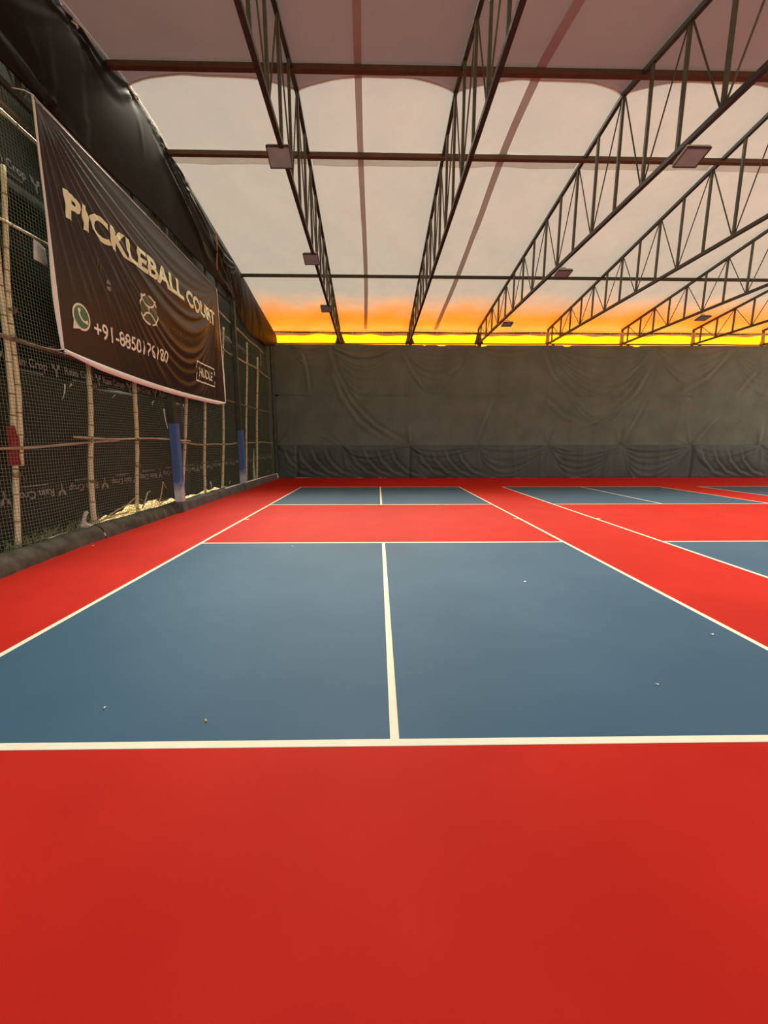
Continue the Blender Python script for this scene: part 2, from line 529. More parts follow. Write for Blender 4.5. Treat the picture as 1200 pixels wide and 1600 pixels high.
for z in (1.53, 3.86):
    mb = MB()
    mb.tube([(x, 0.04, z) for x in (-4.95, 5, 14, 24)], 0.025, 6)
    mb.build('rail', M['steel'], wall_back)
# ties that pin the tarps to the rails
for k, px in enumerate(PINS):
    mb = MB()
    mb.tube([(px - 0.03, -0.05, 1.55), (px, -0.11, 1.53), (px + 0.03, -0.05, 1.50)], 0.009, 6)
    mb.build('tie', M['rope'], wall_back)
mb = MB()
mb.tube([(-4.86, -0.06, 3.9), (-4.8, -0.13, 3.89), (-4.72, -0.14, 3.9), (-4.66, -0.08, 3.91)], 0.03, 6)
mb.build('knot', M['black'], wall_back, True)

# ---------------------------------------------------------------- roof sheet in bays
ceiling = empty('ceiling', (0, 0, 0), kind='structure')
Y_NEAR, Y_FAR = -1.5, 20.42


def prof_mid(y):
    """sheet height at mid bay, where only the purlins carry it"""
    if y < 8.45:
        return chord_top(8.45) - 0.16 * (8.45 - y) + 0.015
    if y < 10.5:
        q = (y - 8.45) / 2.05
        return chord_top(8.45) + 0.015 + q * (chord_top(10.5) - chord_top(8.45)) + 0.03 * math.sin(PI * q)
    return chord_top(y)


def sheet_z(t, x, y):
    e = 1 - abs(2 * t - 1) ** 2.2
    z = (1 - e) * (chord_top(y) + 0.055) + e * (prof_mid(y) + 0.05)
    z += 0.022 * e * (math.sin(1.9 * x + 0.8 * y) * math.sin(0.9 * y - 0.6 * x) + 0.5 * math.sin(4.1 * x - 1.7 * y + 2 * math.sin(0.7 * y)))
    ed = math.exp(-min(t, 1 - t) / 0.03)
    return z + 0.012 * ed + 0.004 * math.sin(9 * (x + y * 0.35)) * e


def edge_y(t):
    """where the pale far slope meets the shade-toned near sheet: a shadow edge scalloped between trusses"""
    return 9.1 - 0.42 * (1 - abs(2 * t - 1) ** 3)


for k in range(len(TRUSS_X) - 1):
    def fn(u, v, k=k):
        ya = edge_y(u)
        y = ya + (Y_FAR - ya) * v
        xa, xb = truss_x(k, y), truss_x(k + 1, y)
        x = xa + (xb - xa) * u
        return (x, y, sheet_z(u, x, y))
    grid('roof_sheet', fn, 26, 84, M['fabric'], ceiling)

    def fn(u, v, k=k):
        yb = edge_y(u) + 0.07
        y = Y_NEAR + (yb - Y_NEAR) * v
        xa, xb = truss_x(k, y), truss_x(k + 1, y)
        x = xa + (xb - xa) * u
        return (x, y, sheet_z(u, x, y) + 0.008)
    grid('shade_roof_sheet', fn, 26, 50, M['fabricshade'], ceiling)  # darker, less clear sheet added to shade the near slope and floor
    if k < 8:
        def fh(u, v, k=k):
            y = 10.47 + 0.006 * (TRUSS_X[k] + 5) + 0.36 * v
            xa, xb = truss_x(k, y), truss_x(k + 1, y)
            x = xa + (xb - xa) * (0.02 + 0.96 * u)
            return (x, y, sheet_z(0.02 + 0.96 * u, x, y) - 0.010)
        grid('purlin_shadow_band', fh, 24, 3, M['purlinshade'], ceiling)  # strip drawn in place of the purlin's shadow on the sheet
    # doubled seam running along the middle of the bay
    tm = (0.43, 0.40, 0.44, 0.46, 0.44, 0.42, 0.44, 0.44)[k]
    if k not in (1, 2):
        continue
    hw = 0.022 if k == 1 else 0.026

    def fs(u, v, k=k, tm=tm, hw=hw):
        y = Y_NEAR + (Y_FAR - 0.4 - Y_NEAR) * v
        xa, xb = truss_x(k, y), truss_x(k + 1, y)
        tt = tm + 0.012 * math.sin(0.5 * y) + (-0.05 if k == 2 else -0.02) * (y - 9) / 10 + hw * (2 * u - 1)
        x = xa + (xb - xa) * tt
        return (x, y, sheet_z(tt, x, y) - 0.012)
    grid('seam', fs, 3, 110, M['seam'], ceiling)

# ---------------------------------------------------------------- steel trusses
def make_truss():
    t = empty('roof_truss', (0, 19.8, 0))
    Lc = lambda y: y - 19.8
    N = 12
    ys = [RIDGE_Y + NODE * i for i in range(-N, N + 1)]
    for name, pts in (('top_chord', [(0, Lc(Y_NEAR + 0.1), chord_top(Y_NEAR + 0.1)), (0, Lc(RIDGE_Y), RIDGE_Z), (0, Lc(19.95), chord_top(19.95))]),
                      ('bottom_chord', [(0, Lc(Y_NEAR + 0.1), LOW_Z), (0, Lc(RIDGE_Y), LOW_Z), (0, Lc(19.95), LOW_Z)])):
        b = MB()
        for p, q in zip(pts[:-1], pts[1:]):
            b.bar(p, q, 0.075, 0.075)
        b.build(name, M['steel'], t)
    for i, y in enumerate(ys):
        b = MB()
        b.bar((0, Lc(y), LOW_Z + 0.03), (0, Lc(y), chord_top(y) - 0.03), 0.05, 0.05)
        b.build('vertical_strut', M['steelgrey'], t)
        if i == len(ys) - 1:
            continue
        y2 = ys[i + 1]
        up_first = (i - N) % 2 == 0          # the upper joints sit at the ridge and at every second strut
        za, zb = (chord_top(y) - 0.05, LOW_Z + 0.05) if up_first else (LOW_Z + 0.05, chord_top(y2) - 0.05)
        b = MB()
        o1, o2 = (0.05, -0.05)
        b.tube([(0, Lc(y + o1), za), (0, Lc(y2 + o2), zb)], 0.014, 6)
        b.build('diagonal_rod', M['steelgrey'], t)
    b = MB()
    b.bar((0, Lc(19.9), WALL_TOP - 0.1), (0, Lc(19.9), chord_top(19.9) - 0.03), 0.07, 0.07)
    b.build('end_post', M['steelgrey'], t)
    b = MB()
    b.box((0, Lc(19.88), WALL_TOP + 0.07), (0.24, 0.2, 0.02))
    b.build('seat_plate', M['steel'], t)
    return t


TLAB = ['steel roof truss hidden along the black edge sheet, showing only at its far end',
        'steel roof truss next to the black edge sheet, with three floodlights below',
        'steel roof truss with no floodlights, seen almost end on above the centre court line',
        'steel roof truss with three floodlights, meeting the back wall above the gap between courts',
        'steel roof truss without lamps, just before the truss with a lone small lamp',
        'steel roof truss with one small floodlight near the back wall',
        'steel roof truss second from the last one, low over the back wall',
        'steel roof truss whose end post stands at the edge of the picture',
        'steel roof truss past the edge of the view']
t0 = make_truss()
TR = []
for k in range(8):
    t = t0 if k == 0 else copy_tree(t0)
    t.location = (TRUSS_X[k], 19.8, 0)
    t.rotation_euler = (0, 0, TRUSS_A[k])
    tag(t, TLAB[k], 'roof truss', 'steel trusses under the roof sheet')
    TR.append(t)
bpy.context.view_layer.update()


# rags and plastic wrapped round the truss feet
def wrap(k, kind, seed):
    r = random.Random(seed)
    t = TR[k]
    if kind == 'rag':
        def fn(u, v):
            a = 2 * PI * u
            rad = 0.07 + 0.11 * v ** 1.5 * (1 + 0.35 * math.sin(3 * a + seed)) + 0.01 * math.sin(7 * a)
            return (rad * math.cos(a) * 1.2, 0.03 + rad * math.sin(a) * 0.6, 6.75 - 0.5 * v + 0.03 * math.sin(5 * a))
        grid('rag', fn, 22, 8, M['rag'], t, thick=0.004)
    else:
        def fn(u, v):
            a = 2 * PI * u
            rad = 0.065 + 0.02 * math.sin(4 * a + 6 * v) * v + 0.01 * math.sin(9 * v)
            return (-0.03 + rad * math.cos(a) * 1.15, 0.04 + rad * math.sin(a), 6.78 - 0.52 * v)
        grid('plastic_wrap', fn, 18, 10, M['wrap'], t, thick=0.003)


for k, kd in ((1, 'rag'), (2, 'rag'), (3, 'rag'), (4, 'plastic'), (5, 'plastic'), (6, 'plastic'), (7, 'plastic')):
    wrap(k, kd, k)

# ---------------------------------------------------------------- purlins
for y, rr, mt, lab in ((8.42, 0.05, 'rust', 'rust brown purlin tube under the shaded near slope of the roof'),
                       (10.45, 0.05, 'rust', 'brown purlin tube just past the ridge, crossing above the largest floodlights'),
                       (15.42, 0.045, 'steel', 'thin dark purlin tube crossing above the small middle floodlights')):
    b = MB()
    pts = []
    for x in np.linspace(-4.9, 21.6, 40):
        yy = y + 0.006 * (x + 4.9)
        pts.append((x, yy, chord_top(yy) + 0.0 - (0.03 if y != 8.42 else 0.02)))
    for p, q in zip(pts[:-1], pts[1:]):
        b.bar(p, q, 2 * rr, 2 * rr * 0.9, (0, 1, 0))
    o = b.build('roof_purlin', M[mt], None)
    tag(o, lab, 'purlin', 'purlins across the trusses')
b = MB()
b.tube([(x, 20.3, 6.87 + 0.01 * math.sin(x)) for x in np.linspace(-4.95, 21.6, 40)], 0.035, 8)
o = empty('eave_pipe', (0, 0, 0), 'dark eave pipe along the back edge of the roof above the yellow strip', 'pipe')
b.build('pipe', M['steel'], o, True)


def fn(u, v):
    x = -4.95 + 26.5 * u
    d = 0.10 + 0.035 * math.sin(x * 1.9) * math.sin(x * 0.7 + 1) + 0.02 * math.sin(x * 5)
    return (x, 20.28 + 0.02 * math.sin(x * 3), 6.85 - d * v)


grid('pale_hem', fn, 300, 3, M['hem'], o, thick=0.003)
for i in range(38):
    x = -4.6 + i * 0.69 + random.uniform(-0.2, 0.2)
    b = MB()
    b.tube([(x, 20.25, 6.92), (x + 0.01, 20.245, 6.87), (x, 20.25, 6.80)], 0.008, 5)
    b.build('tie', M['scrap'], o)

# yellow tarp laid over the roof edge outside; it hangs down beyond the gap over the back wall
def tarp_edge(x):
    e = 16.4 + 0.35 * math.sin(1.3 * x + 0.6) + 0.2 * math.sin(3.1 * x) + 0.12 * math.sin(7.3 * x + 1)
    return e - 0.9 * math.exp(-((x + 3.95) / 0.28) ** 2)


TP = []
for i in range(331):
    x = -6.2 + 29.0 * i / 330
    ye = tarp_edge(x)
    row = []
    for j in range(14):                                   # over the roof, lifting a little off the sheet towards its free edge
        q = j / 13
        y = ye + (20.5 - ye) * q
        row.append((x, y, chord_top(min(y, 20.42)) + 0.13 + 0.22 * (1 - q) * (0.6 + 0.4 * math.sin(2.3 * x))))
    for j in range(1, 13):
        q = j / 12
        row.append((x, 20.56 + 0.06 * min(1, q * 4) + 0.05 * math.sin(x * 1.3) * q + 0.02 * math.sin(x * 4 + 3 * q), 7.02 - 2.0 * q))
    TP.append(row)
o = grid_pts('yellow_tarp', np.array(TP), M['yellow'], None)
tag(o, 'glowing orange yellow tarp over the roof edge, seen through the gap above the back wall', 'tarp')

# ---------------------------------------------------------------- floodlights under the trusses
def make_lamp():
    t = empty('flood_light', (0, 0, 0))
    b = MB()
    b.box((0, 0, 0.03), (0.36, 0.30, 0.045))
    b.box((0, 0, 0.06), (0.26, 0.20, 0.03))
    b.build('housing', M['lampbody'], t)
    b = MB()
    for sx, sy, wx, wy in ((0, 0.153, 0.38, 0.014), (0, -0.153, 0.38, 0.014), (0.183, 0, 0.014, 0.292), (-0.183, 0, 0.014, 0.292)):
        b.box((sx, sy, 0.0), (wx, wy, 0.03))
    b.build('rim', M['lampframe'], t)
    b = MB()
    b.box((0, 0, 0.001), (0.352, 0.292, 0.012))
    b.build('glass', M['lampglass'], t)
    b = MB()
    b.bar((-0.13, 0, 0.05), (-0.06, 0, 0.15), 0.02, 0.008, (0, 1, 0))
    b.bar((0.13, 0, 0.05), (0.06, 0, 0.15), 0.02, 0.008, (0, 1, 0))
    b.bar((-0.07, 0, 0.15), (0.07, 0, 0.15), 0.02, 0.008, (0, 1, 0))
    b.build('bracket', M['lampframe'], t)
    b = MB()
    b.tube([(0, 0, 0.15), (0, 0, 0.36)], 0.007, 6)
    b.build('hanger', M['lampbody'], t)
    return t


lamp0 = make_lamp()
LAMPS = [(1, 7.37, -0.05, 0.02, -28, 'largest grey floodlight under the truss beside the black edge sheet'),
         (1, 11.0, -0.06, 0.02, -24, 'small grey floodlight, middle one under the truss beside the black edge sheet'),
         (1, 14.75, -0.08, 0.02, -20, 'tiny floodlight before the orange glow, under the truss beside the black edge sheet'),
         (3, 7.05, 0.06, 0.0, -16, 'floodlight with bluish glass hanging from the truss that carries three lamps'),
         (3, 11.4, 0.07, 0.0, -8, 'pale floodlight hanging below the dark third purlin, middle lamp of its truss'),
         (3, 15.95, 0.09, 0.0, -10, 'small floodlight against the orange glow, last of the three on its truss'),
         (5, 15.1, 0.05, 0.0, -12, 'lone floodlight on two wires, seen edge on over the orange glow')]
for i, (k, y, dx, dz, tilt, lab) in enumerate(LAMPS):
    t = lamp0 if i == 0 else copy_tree(lamp0)
    t.location = (truss_x(k, y) + dx, y, LOW_Z - 0.27 + dz + (0.16 if k == 1 else 0.04))
    t.rotation_euler = (math.radians(tilt), 0, 0)
    tag(t, lab, 'floodlight', 'floodlights hung below the trusses')

# ---------------------------------------------------------------- left side: kerb
KX = -4.74
kerb = empty('kerb', (0, 0, 0), kind='structure')


def kerb_piece(y0, y1, top, rounded, material, seed):
    prof = [(0.0, -0.03), (0.015, 0.08), (0.045, 0.16), (0.10, 0.215), (0.17, 0.235), (0.26, 0.225), (0.33, 0.19), (0.36, 0.0)] if rounded else \
        [(0.0, -0.03), (0.005, 0.12), (0.012, 0.20), (0.03, 0.225), (0.14, 0.23), (0.24, 0.23), (0.27, 0.21), (0.28, 0.0)]
    nn = max(3, int((y1 - y0) / 0.12))

    def fn(u, v):
        y = y0 + (y1 - y0) * u
        q = v * (len(prof) - 1)
        i = min(int(q), len(prof) - 2)
        fr = q - i
        px = prof[i][0] * (1 - fr) + prof[i + 1][0] * fr
        pz = prof[i][1] * (1 - fr) + prof[i + 1][1] * fr
        wob = 0.018 * vnoise(y * 2.3, seed) + (0.16 * max(0, (6.6 - y) / 2.2) ** 1.3 if y < 6.6 else 0)
        return (KX + wob - px + 0.008 * math.sin(13 * y + 4 * v), y, pz * top / 0.23 + (0.008 * math.sin(5 * y + seed) if pz > 0.05 else 0))
    grid('kerb_block', fn, nn, 14, material, kerb, flip=True)


ky = [-1.6, 1.4, 3.9, 6.9, 9.64]
for i in range(4):
    kerb_piece(ky[i] + 0.004, ky[i + 1] - 0.004, 0.23, True, M['concrete'], i)
ky = [9.82, 11.9, 14.2, 16.6, 18.9]
for i in range(4):
    kerb_piece(ky[i] + 0.006, ky[i + 1] - 0.006, 0.24, False, M['concretegrey'], 9 + i)

# ---------------------------------------------------------------- left side: backing tarps with print
wall_left = empty('wall_left', (0, 0, 0), kind='structure')
TX = -5.17


def sheet_x(y, z, seed=0):
    return TX + 0.03 * math.sin(y * 1.7 + z * 0.8) + 0.018 * math.sin(y * 4.3 - z * 2.1 + 1) + 0.012 * math.sin(z * 5 + y)


def sheet_bottom(y):
    gap = 0.10 + 0.26 * math.exp(-((y - 8.6) / 1.6) ** 2) + 0.16 * math.exp(-((y - 12.2) / 1.6) ** 2) + 0.07 * math.exp(-((y - 16.5) / 2) ** 2)
    return gap + 0.03 * math.sin(7 * y) + 0.02 * math.sin(17 * y)


rows = [(0, 2.72, 'low'), (2.64, 5.25, 'mid'), (5.15, 8.3, 'top')]
cuts = [-1.6, 4.9, 11.0, 20.15]
SHEETS = {}
for ri, (z0, z1, kd) in enumerate(rows):
    for ci in range(3):
        y0, y1 = cuts[ci] - (0.12 if ci else 0), cuts[ci + 1]

        def fn(u, v):
            y = y0 + (y1 - y0) * u
            zb = sheet_bottom(y) if ri == 0 else z0 + 0.02 * math.sin(3 * y + ri)
            zt = z1 + 0.015 * math.sin(2.2 * y)
            if ri == 2:
                zt = min(z1, chord_top(y) - 0.08)
            z = zb + (zt - zb) * v
            return (sheet_x(y, z) + 0.02 * (ri % 2) + 0.012 * (ci % 2), y, z)
        SHEETS[ri, ci] = grid('tarp_sheet', fn, 50, 18, M['lenobrown'] if ri == 0 and ci < 2 else M['leno'], wall_left, thick=0.004, flip=False)


# ---------------------------------------------------------------- lettering helper
def text_polys(s, bold=0.0, size=1.0):
    cu = bpy.data.curves.new('lettering', 'FONT')
    cu.body = s
    cu.size = size
    cu.offset = bold
    cu.resolution_u = 3
    o = bpy.data.objects.new('lettering', cu)
    COL.objects.link(o)
    bpy.context.view_layer.update()
    dg = bpy.context.evaluated_depsgraph_get()
    me = bpy.data.meshes.new_from_object(o.evaluated_get(dg))
    bpy.data.objects.remove(o)
    bpy.data.curves.remove(cu)
    bm = bmesh.new()
    bm.from_mesh(me)
    bpy.data.meshes.remove(me)
    return bm


def slice_bm(bm, step):
    xs_ = [v.co.x for v in bm.verts]
    ys_ = [v.co.y for v in bm.verts]
    for ax, lo, hi in ((0, min(xs_), max(xs_)), (1, min(ys_), max(ys_))):
        c = lo + step
        while c < hi:
            no_ = (1, 0, 0) if ax == 0 else (0, 1, 0)
            co = (c, 0, 0) if ax == 0 else (0, c, 0)
            bmesh.ops.bisect_plane(bm, geom=bm.verts[:] + bm.edges[:] + bm.faces[:], plane_co=co, plane_no=no_)
            c += step


def fit(bm, u0, u1, v0, v1, rot180=False):
    xs_ = [v.co.x for v in bm.verts]
    ys_ = [v.co.y for v in bm.verts]
    a, b, c, d = min(xs_), max(xs_), min(ys_), max(ys_)
    for v in bm.verts:
        p, q = (v.co.x - a) / (b - a), (v.co.y - c) / (d - c)
        if rot180:
            p, q = 1 - p, 1 - q
        v.co = (u0 + (u1 - u0) * p, v0 + (v1 - v0) * q, 0)


def map_bm(bm, fn, name, material, parent, **props):
    for v in bm.verts:
        v.co = fn(v.co.x, v.co.y)
    bmesh.ops.recalc_face_normals(bm, faces=bm.faces[:])
    me = bpy.data.meshes.new(name)
    bm.to_mesh(me)
    bm.free()
    me.materials.append(material)
    o = bpy.data.objects.new(name, me)
    COL.objects.link(o)
    o.parent = parent
    for k, v in props.items():
        o[k] = v
    return o


def poly_bm(polys):
    bm = bmesh.new()
    for p in polys:
        bm.faces.new([bm.verts.new((x, y, 0)) for x, y in p])
    return bm


def strip(pts, w_):
    out = []
    n_ = len(pts)
    lf, rt = [], []
    for i, (x, y) in enumerate(pts):
        x0, y0 = pts[max(i - 1, 0)]
        x1, y1 = pts[min(i + 1, n_ - 1)]
        d = math.hypot(x1 - x0, y1 - y0) or 1
        nx, ny = -(y1 - y0) / d * w_ / 2, (x1 - x0) / d * w_ / 2
        lf.append((x + nx, y + ny))
        rt.append((x - nx, y - ny))
    for i in range(n_ - 1):
        out.append([lf[i], rt[i], rt[i + 1], lf[i + 1]])
    return out


def arc(cx, cy, rx, ry, a0, a1, n=16):
    return [(cx + rx * math.cos(math.radians(a0 + (a1 - a0) * i / n)), cy + ry * math.sin(math.radians(a0 + (a1 - a0) * i / n))) for i in range(n + 1)]


on_sheet = lambda u, v: (sheet_x(u, v) + 0.062, u, v)
PRINT = None


def sheet_print(y, z, flip):
    """one repeat of the sheet print: a sprout emblem, the name and a rule under it"""
    s = -1 if flip else 1
    h = 0.125
    own = SHEETS[0 if z < 2.6 else (1 if z < 5.1 else 2), 0 if y < 4.9 else (1 if y < 11 else 2)]
    bm = text_polys('Rain Crop', 0.012)
    slice_bm(bm, 0.5)
    fit(bm, y, y + 0.66, z, z + h * 1.25, flip)
    map_bm(bm, on_sheet, 'printed_lettering', M['print'], own)
    zz = z + h * 1.25 + 0.035 if flip else z - 0.035
    bm = poly_bm(strip([(y + 0.12, zz), (y + 0.35, zz), (y + 0.58, zz)], 0.012))
    map_bm(bm, on_sheet, 'printed_rule', M['print'], own)
    ye = y + 0.82 if flip else y - 0.16
    zc = z + h * 0.6
    pl = []
    for sx in (-1, 1):
        c = [(ye + sx * 0.015, zc - s * 0.01), (ye + sx * 0.075, zc + s * 0.03), (ye + sx * 0.085, zc + s * 0.10), (ye + sx * 0.03, zc + s * 0.075)]
        pl.append(c if sx * s > 0 else c[::-1])
    pl.append([(ye - 0.012, zc - s * 0.11), (ye + 0.012, zc - s * 0.11), (ye + 0.012, zc + s * 0.02), (ye - 0.012, zc + s * 0.02)])
    map_bm(poly_bm(pl), on_sheet, 'printed_sprout', M['print'], own)


for i in range(15):
    sheet_print(4.75 + i * 0.985, 0.80 + 0.012 * i, True)
for i in range(6):
    sheet_print(4.9 + i * 0.985, 2.70, False)
for i in range(3):
    sheet_print(5.0 + i * 0.985, 5.36, False)
for i in range(4):
    sheet_print(12.9 + i * 0.985, 5.1, False)

# torn flaps, and pale strips standing for light through holes in the sheets
for y, z, ln, wd in ((6.83, 2.58, 0.24, 0.03), (6.95, 2.60, 0.05, 0.04), (8.16, 2.57, 0.07, 0.03), (9.6, 2.60, 0.10, 0.06), (9.95, 2.45, 0.46, 0.07), (11.0, 2.66, 0.12, 0.05),
                     (15.5, 2.9, 0.22, 0.05), (18.8, 0.42, 0.10, 0.07), (12.2, 0.5, 0.22, 0.10), (14.0, 0.36, 0.10, 0.12)):
    def fn(u, v, y=y, z=z, ln=ln, wd=wd):
        return (sheet_x(y, z) + 0.055 + 0.02 * math.sin(3 * v + y), y + wd * (u - 0.5) * (1 - 0.6 * v) + 0.06 * v * math.sin(y * 9), z - ln * v)
    grid('torn_hole_light', fn, 2, 5, M['scrap'], wall_left, thick=0.003)

# ---------------------------------------------------------------- bamboo
def wob_path(p, q, n_, amp, seed):
    r = random.Random(seed)
    ph = [r.random() * 6.28 for _ in range(4)]
    p, q = Vector(p), Vector(q)
    out = []
    for i in range(n_ + 1):
        t_ = i / n_
        e = math.sin(PI * t_)
        dx = amp * 0.4 * (math.sin(5 * t_ + ph[0])) * e
        d2 = amp * (math.sin(3.3 * t_ + ph[1]) + 0.5 * math.sin(9 * t_ + ph[2])) * e
        c = p.lerp(q, t_)
        if abs((q - p).normalized().z) > 0.7:
            out.append(c + Vector((dx, d2, 0)))
        else:
            out.append(c + Vector((dx, 0, d2)))
    return out


def pole(name, p, q, r0, r1, seed, label, cat, group, body='bamboo', amp=0.03, nodes=True, spacing=0.33, node_mat='bamboonode'):
    root = empty(name, p, label, cat, group)
    base = Vector(p)
    ln = (Vector(q) - base).length
    n_ = max(6, int(ln / 0.16))
    path = [v - base for v in wob_path(p, q, n_, amp, seed)]
    rad = [r0 + (r1 - r0) * i / n_ + 0.0018 * math.sin(i * 2.4 + seed) for i in range(n_ + 1)]
    b = MB()
    b.tube(path, rad, 8)
    b.build('culm', M[body], root, True)
    if nodes:
        r = random.Random(seed + 5)
        d = 0.18
        while d < ln - 0.1:
            i = d / ln * n_
            k = int(i)
            c = path[k].lerp(path[min(k + 1, n_)], i - k)
            dr = (path[min(k + 1, n_)] - path[k]).normalized()
            rr = rad[k]
            b = MB()
            b.tube([c - dr * 0.011, c - dr * 0.004, c + dr * 0.004, c + dr * 0.011], [rr * 0.99, rr * 1.16, rr * 1.16, rr * 0.99], 8, False)
            b.build('node_ring', M[node_mat], root, True)
            d += spacing * r.uniform(0.75, 1.3)
    return root


BX = -5.02
VP = [((BX, 5.50, 0.05), (BX, 6.09, 5.95), 0.036, 0.032, 'thick bamboo upright nearest the viewer, full height, with red cloth on it'),
      ((BX + 0.01, 5.735, 1.32), (BX + 0.01, 6.15, 5.3), 0.034, 0.030, 'second bamboo upright lashed close beside the nearest one above the red cloth'),
      ((BX, 7.03, 0.10), (BX, 7.42, 3.6), 0.045, 0.036, 'bamboo upright under the banner corner nearest the viewer, with a knotty splice'),
      ((BX, 8.32, 0.12), (BX, 8.78, 3.6), 0.033, 0.046, 'bamboo upright under the banner, between the spliced one and the tall blue post'),
      ((BX, 10.30, 0.30), (BX, 11.12, 3.4), 0.036, 0.044, 'leaning bamboo upright just beyond the nearer blue post'),
      ((BX, 11.66, 0.22), (BX, 12.18, 3.4), 0.042, 0.042, 'straight bamboo upright between the leaning one and the banner corner by the back'),
      ((BX, 12.98, 0.16), (BX, 13.95, 5.35), 0.044, 0.034, 'tall bamboo upright along the far hem of the banner'),
      ((BX, 15.38, 0.24), (BX, 16.35, 5.45), 0.044, 0.034, 'tall thin bamboo upright just past the farther blue post'),
      ((BX, 16.70, 0.22), (BX, 17.68, 5.2), 0.050, 0.038, 'last full bamboo upright before the back wall corner')]
for i, (p, q, r0, r1, lab) in enumerate(VP):
    pole('bamboo_upright', p, q, r0, r1, 200 + i, lab, 'bamboo pole', 'bamboo uprights behind the netting', amp=0.035)
HX = -4.965
HP = [((HX, 3.2, 1.50), (HX, 7.9, 1.69), 0.020, 0.017, 'branch', 'grey brown stick rail at waist height passing the red cloth'),
      ((HX + 0.03, 6.7, 1.735), (HX + 0.03, 10.8, 1.70), 0.018, 0.016, 'branch', 'stick rail overlapping the first one and ending behind the nearer blue post'),
      ((HX, 10.4, 1.66), (HX, 14.5, 1.64), 0.022, 0.018, 'branch', 'wavy waist high stick rail between the two blue posts'),
      ((HX, 14.2, 1.66), (HX, 19.3, 1.68), 0.024, 0.020, 'branch', 'waist high stick rail between the farther blue post and the back corner'),
      ((HX, 3.4, 3.03), (HX, 9.0, 3.08), 0.030, 0.026, 'bamboobrown', 'dark brown bamboo rail tied to the low banner corner nearest the viewer'),
      ((HX, 12.4, 3.06), (HX, 19.4, 3.06), 0.028, 0.026, 'bamboobrown', 'dark rail running from the banner foot to the back corner'),
      ((HX, 3.6, 4.58), (HX, 8.2, 4.60), 0.020, 0.018, 'bamboo', 'thin pale bamboo rail behind the upper banner edge near the pinned paper'),
      ((HX, 12.3, 4.66), (HX, 14.9, 4.62), 0.030, 0.026, 'branch', 'short bundled stick rail at the far banner edge'),
      ((HX, 14.4, 4.62), (HX, 19.3, 4.60), 0.036, 0.026, 'branch', 'drooping bamboo rail high up near the back corner'),
      ((HX, 3.6, 5.90), (HX, 7.2, 5.95), 0.028, 0.026, 'bamboo', 'pale bamboo rail under the black edge sheet near the top banner corner'),
      ((HX + 0.06, 3.6, 5.99), (HX + 0.06, 7.1, 6.02), 0.022, 0.020, 'bamboobrown', 'brown bamboo rail lying along the pale one under the black edge sheet'),
      ((HX, 12.6, 5.75), (HX, 15.2, 5.62), 0.034, 0.030, 'branch', 'short high stick rail just beyond the top far corner of the banner'),
      ((HX, 15.0, 5.65), (HX, 18.4, 5.52), 0.030, 0.026, 'branch', 'short high stick rail above the farther blue post')]
for i, (p, q, r0, r1, bm_, lab) in enumerate(HP):
    pole('bamboo_rail', p, q, r0, r1, 300 + i, lab, 'rail', 'rails of sticks and bamboo behind the netting', body=bm_, amp=0.03 if i not in (2, 8) else 0.06, spacing=0.6)
# splintered stub and short hangers
pole('bamboo_stub', (BX, 16.35, 0.12), (BX, 16.5, 1.45), 0.06, 0.014, 401, 'splintered bamboo stub standing between the two last uprights', 'bamboo stub', None, amp=0.04)
pole('stick_hanger', (HX - 0.04, 18.05, 4.9), (HX - 0.04, 18.1, 5.62), 0.02, 0.02, 402, 'short pale stick hanging upright near the top back corner', 'stick', None, body='branch', nodes=False)
# lashings
def lash(y, z, x=HX, r=0.05, lab=None):
    root = empty('rope_lashing', (x, y, z), lab, 'lashing', 'rope lashings on the bamboo')
    for k in range(3):
        b = MB()
        dz = (k - 1) * 0.018
        b.tube([(r * 0.9 * math.cos(a), r * math.sin(a), dz + 0.012 * math.sin(2 * a + k)) for a in np.linspace(0, 2 * PI, 13)], 0.006, 5, False)
        b.build('turn', M['rope'], root)
    for sgn in (-1, 1):
        b = MB()
        b.tube([(r * 0.8, 0.01 * sgn, 0), (r + 0.02, 0.03 * sgn, -0.03), (r + 0.015, 0.05 * sgn, -0.09 - 0.02 * sgn)], 0.004, 5)
        b.build('loose_end', M['rope'], root)


for y, z, lab in ((5.85, 3.05, 'jute lashing where the double upright crosses the dark brown rail'), (5.92, 3.42, 'jute lashing round the double bamboo upright above the dark rail'),
                  (7.10, 1.72, 'jute lashing where the stick rails overlap on the spliced upright'), (7.07, 0.98, 'jute lashing at the splice low on the spliced upright'), (7.36, 2.62, 'jute lashing on the spliced upright just below the banner'),
                  (8.46, 1.71, 'jute lashing on the upright before the nearer blue post'), (8.43, 1.18, 'frayed jute lashing low on the upright before the nearer blue post'),
                  (5.60, 1.2, 'jute lashing just below the red cloth'), (6.55, 3.06, 'jute lashing beside the low banner corner')):
    lash(y, z, lab=lab)

# red cloth on the nearest pole
def fn(u, v):
    a = 2 * PI * u
    z = 1.33 + 0.54 * v
    taper = 1.0 if v < 0.55 else 1 - 0.75 * (v - 0.55) / 0.45
    rad = 0.062 * (1 + 0.12 * math.sin(3 * a + 9 * v)) * (0.75 + 0.25 * taper)
    yc = 5.585 + (z - 1.33) * 0.107 + 0.06 * (taper - 1) * 0.3
    zz = z - (0.26 * max(0, math.sin(a)) if v > 0.8 else 0)
    return (BX + 0.01 + rad * 0.95 * math.cos(a), yc + 0.05 + rad * 1.2 * math.sin(a), zz)


o = grid('red_cloth', fn, 18, 16, M['redcloth'], None, thick=0.003)
tag(o, 'dark red cloth wrapped round the nearest bamboo upright', 'cloth')

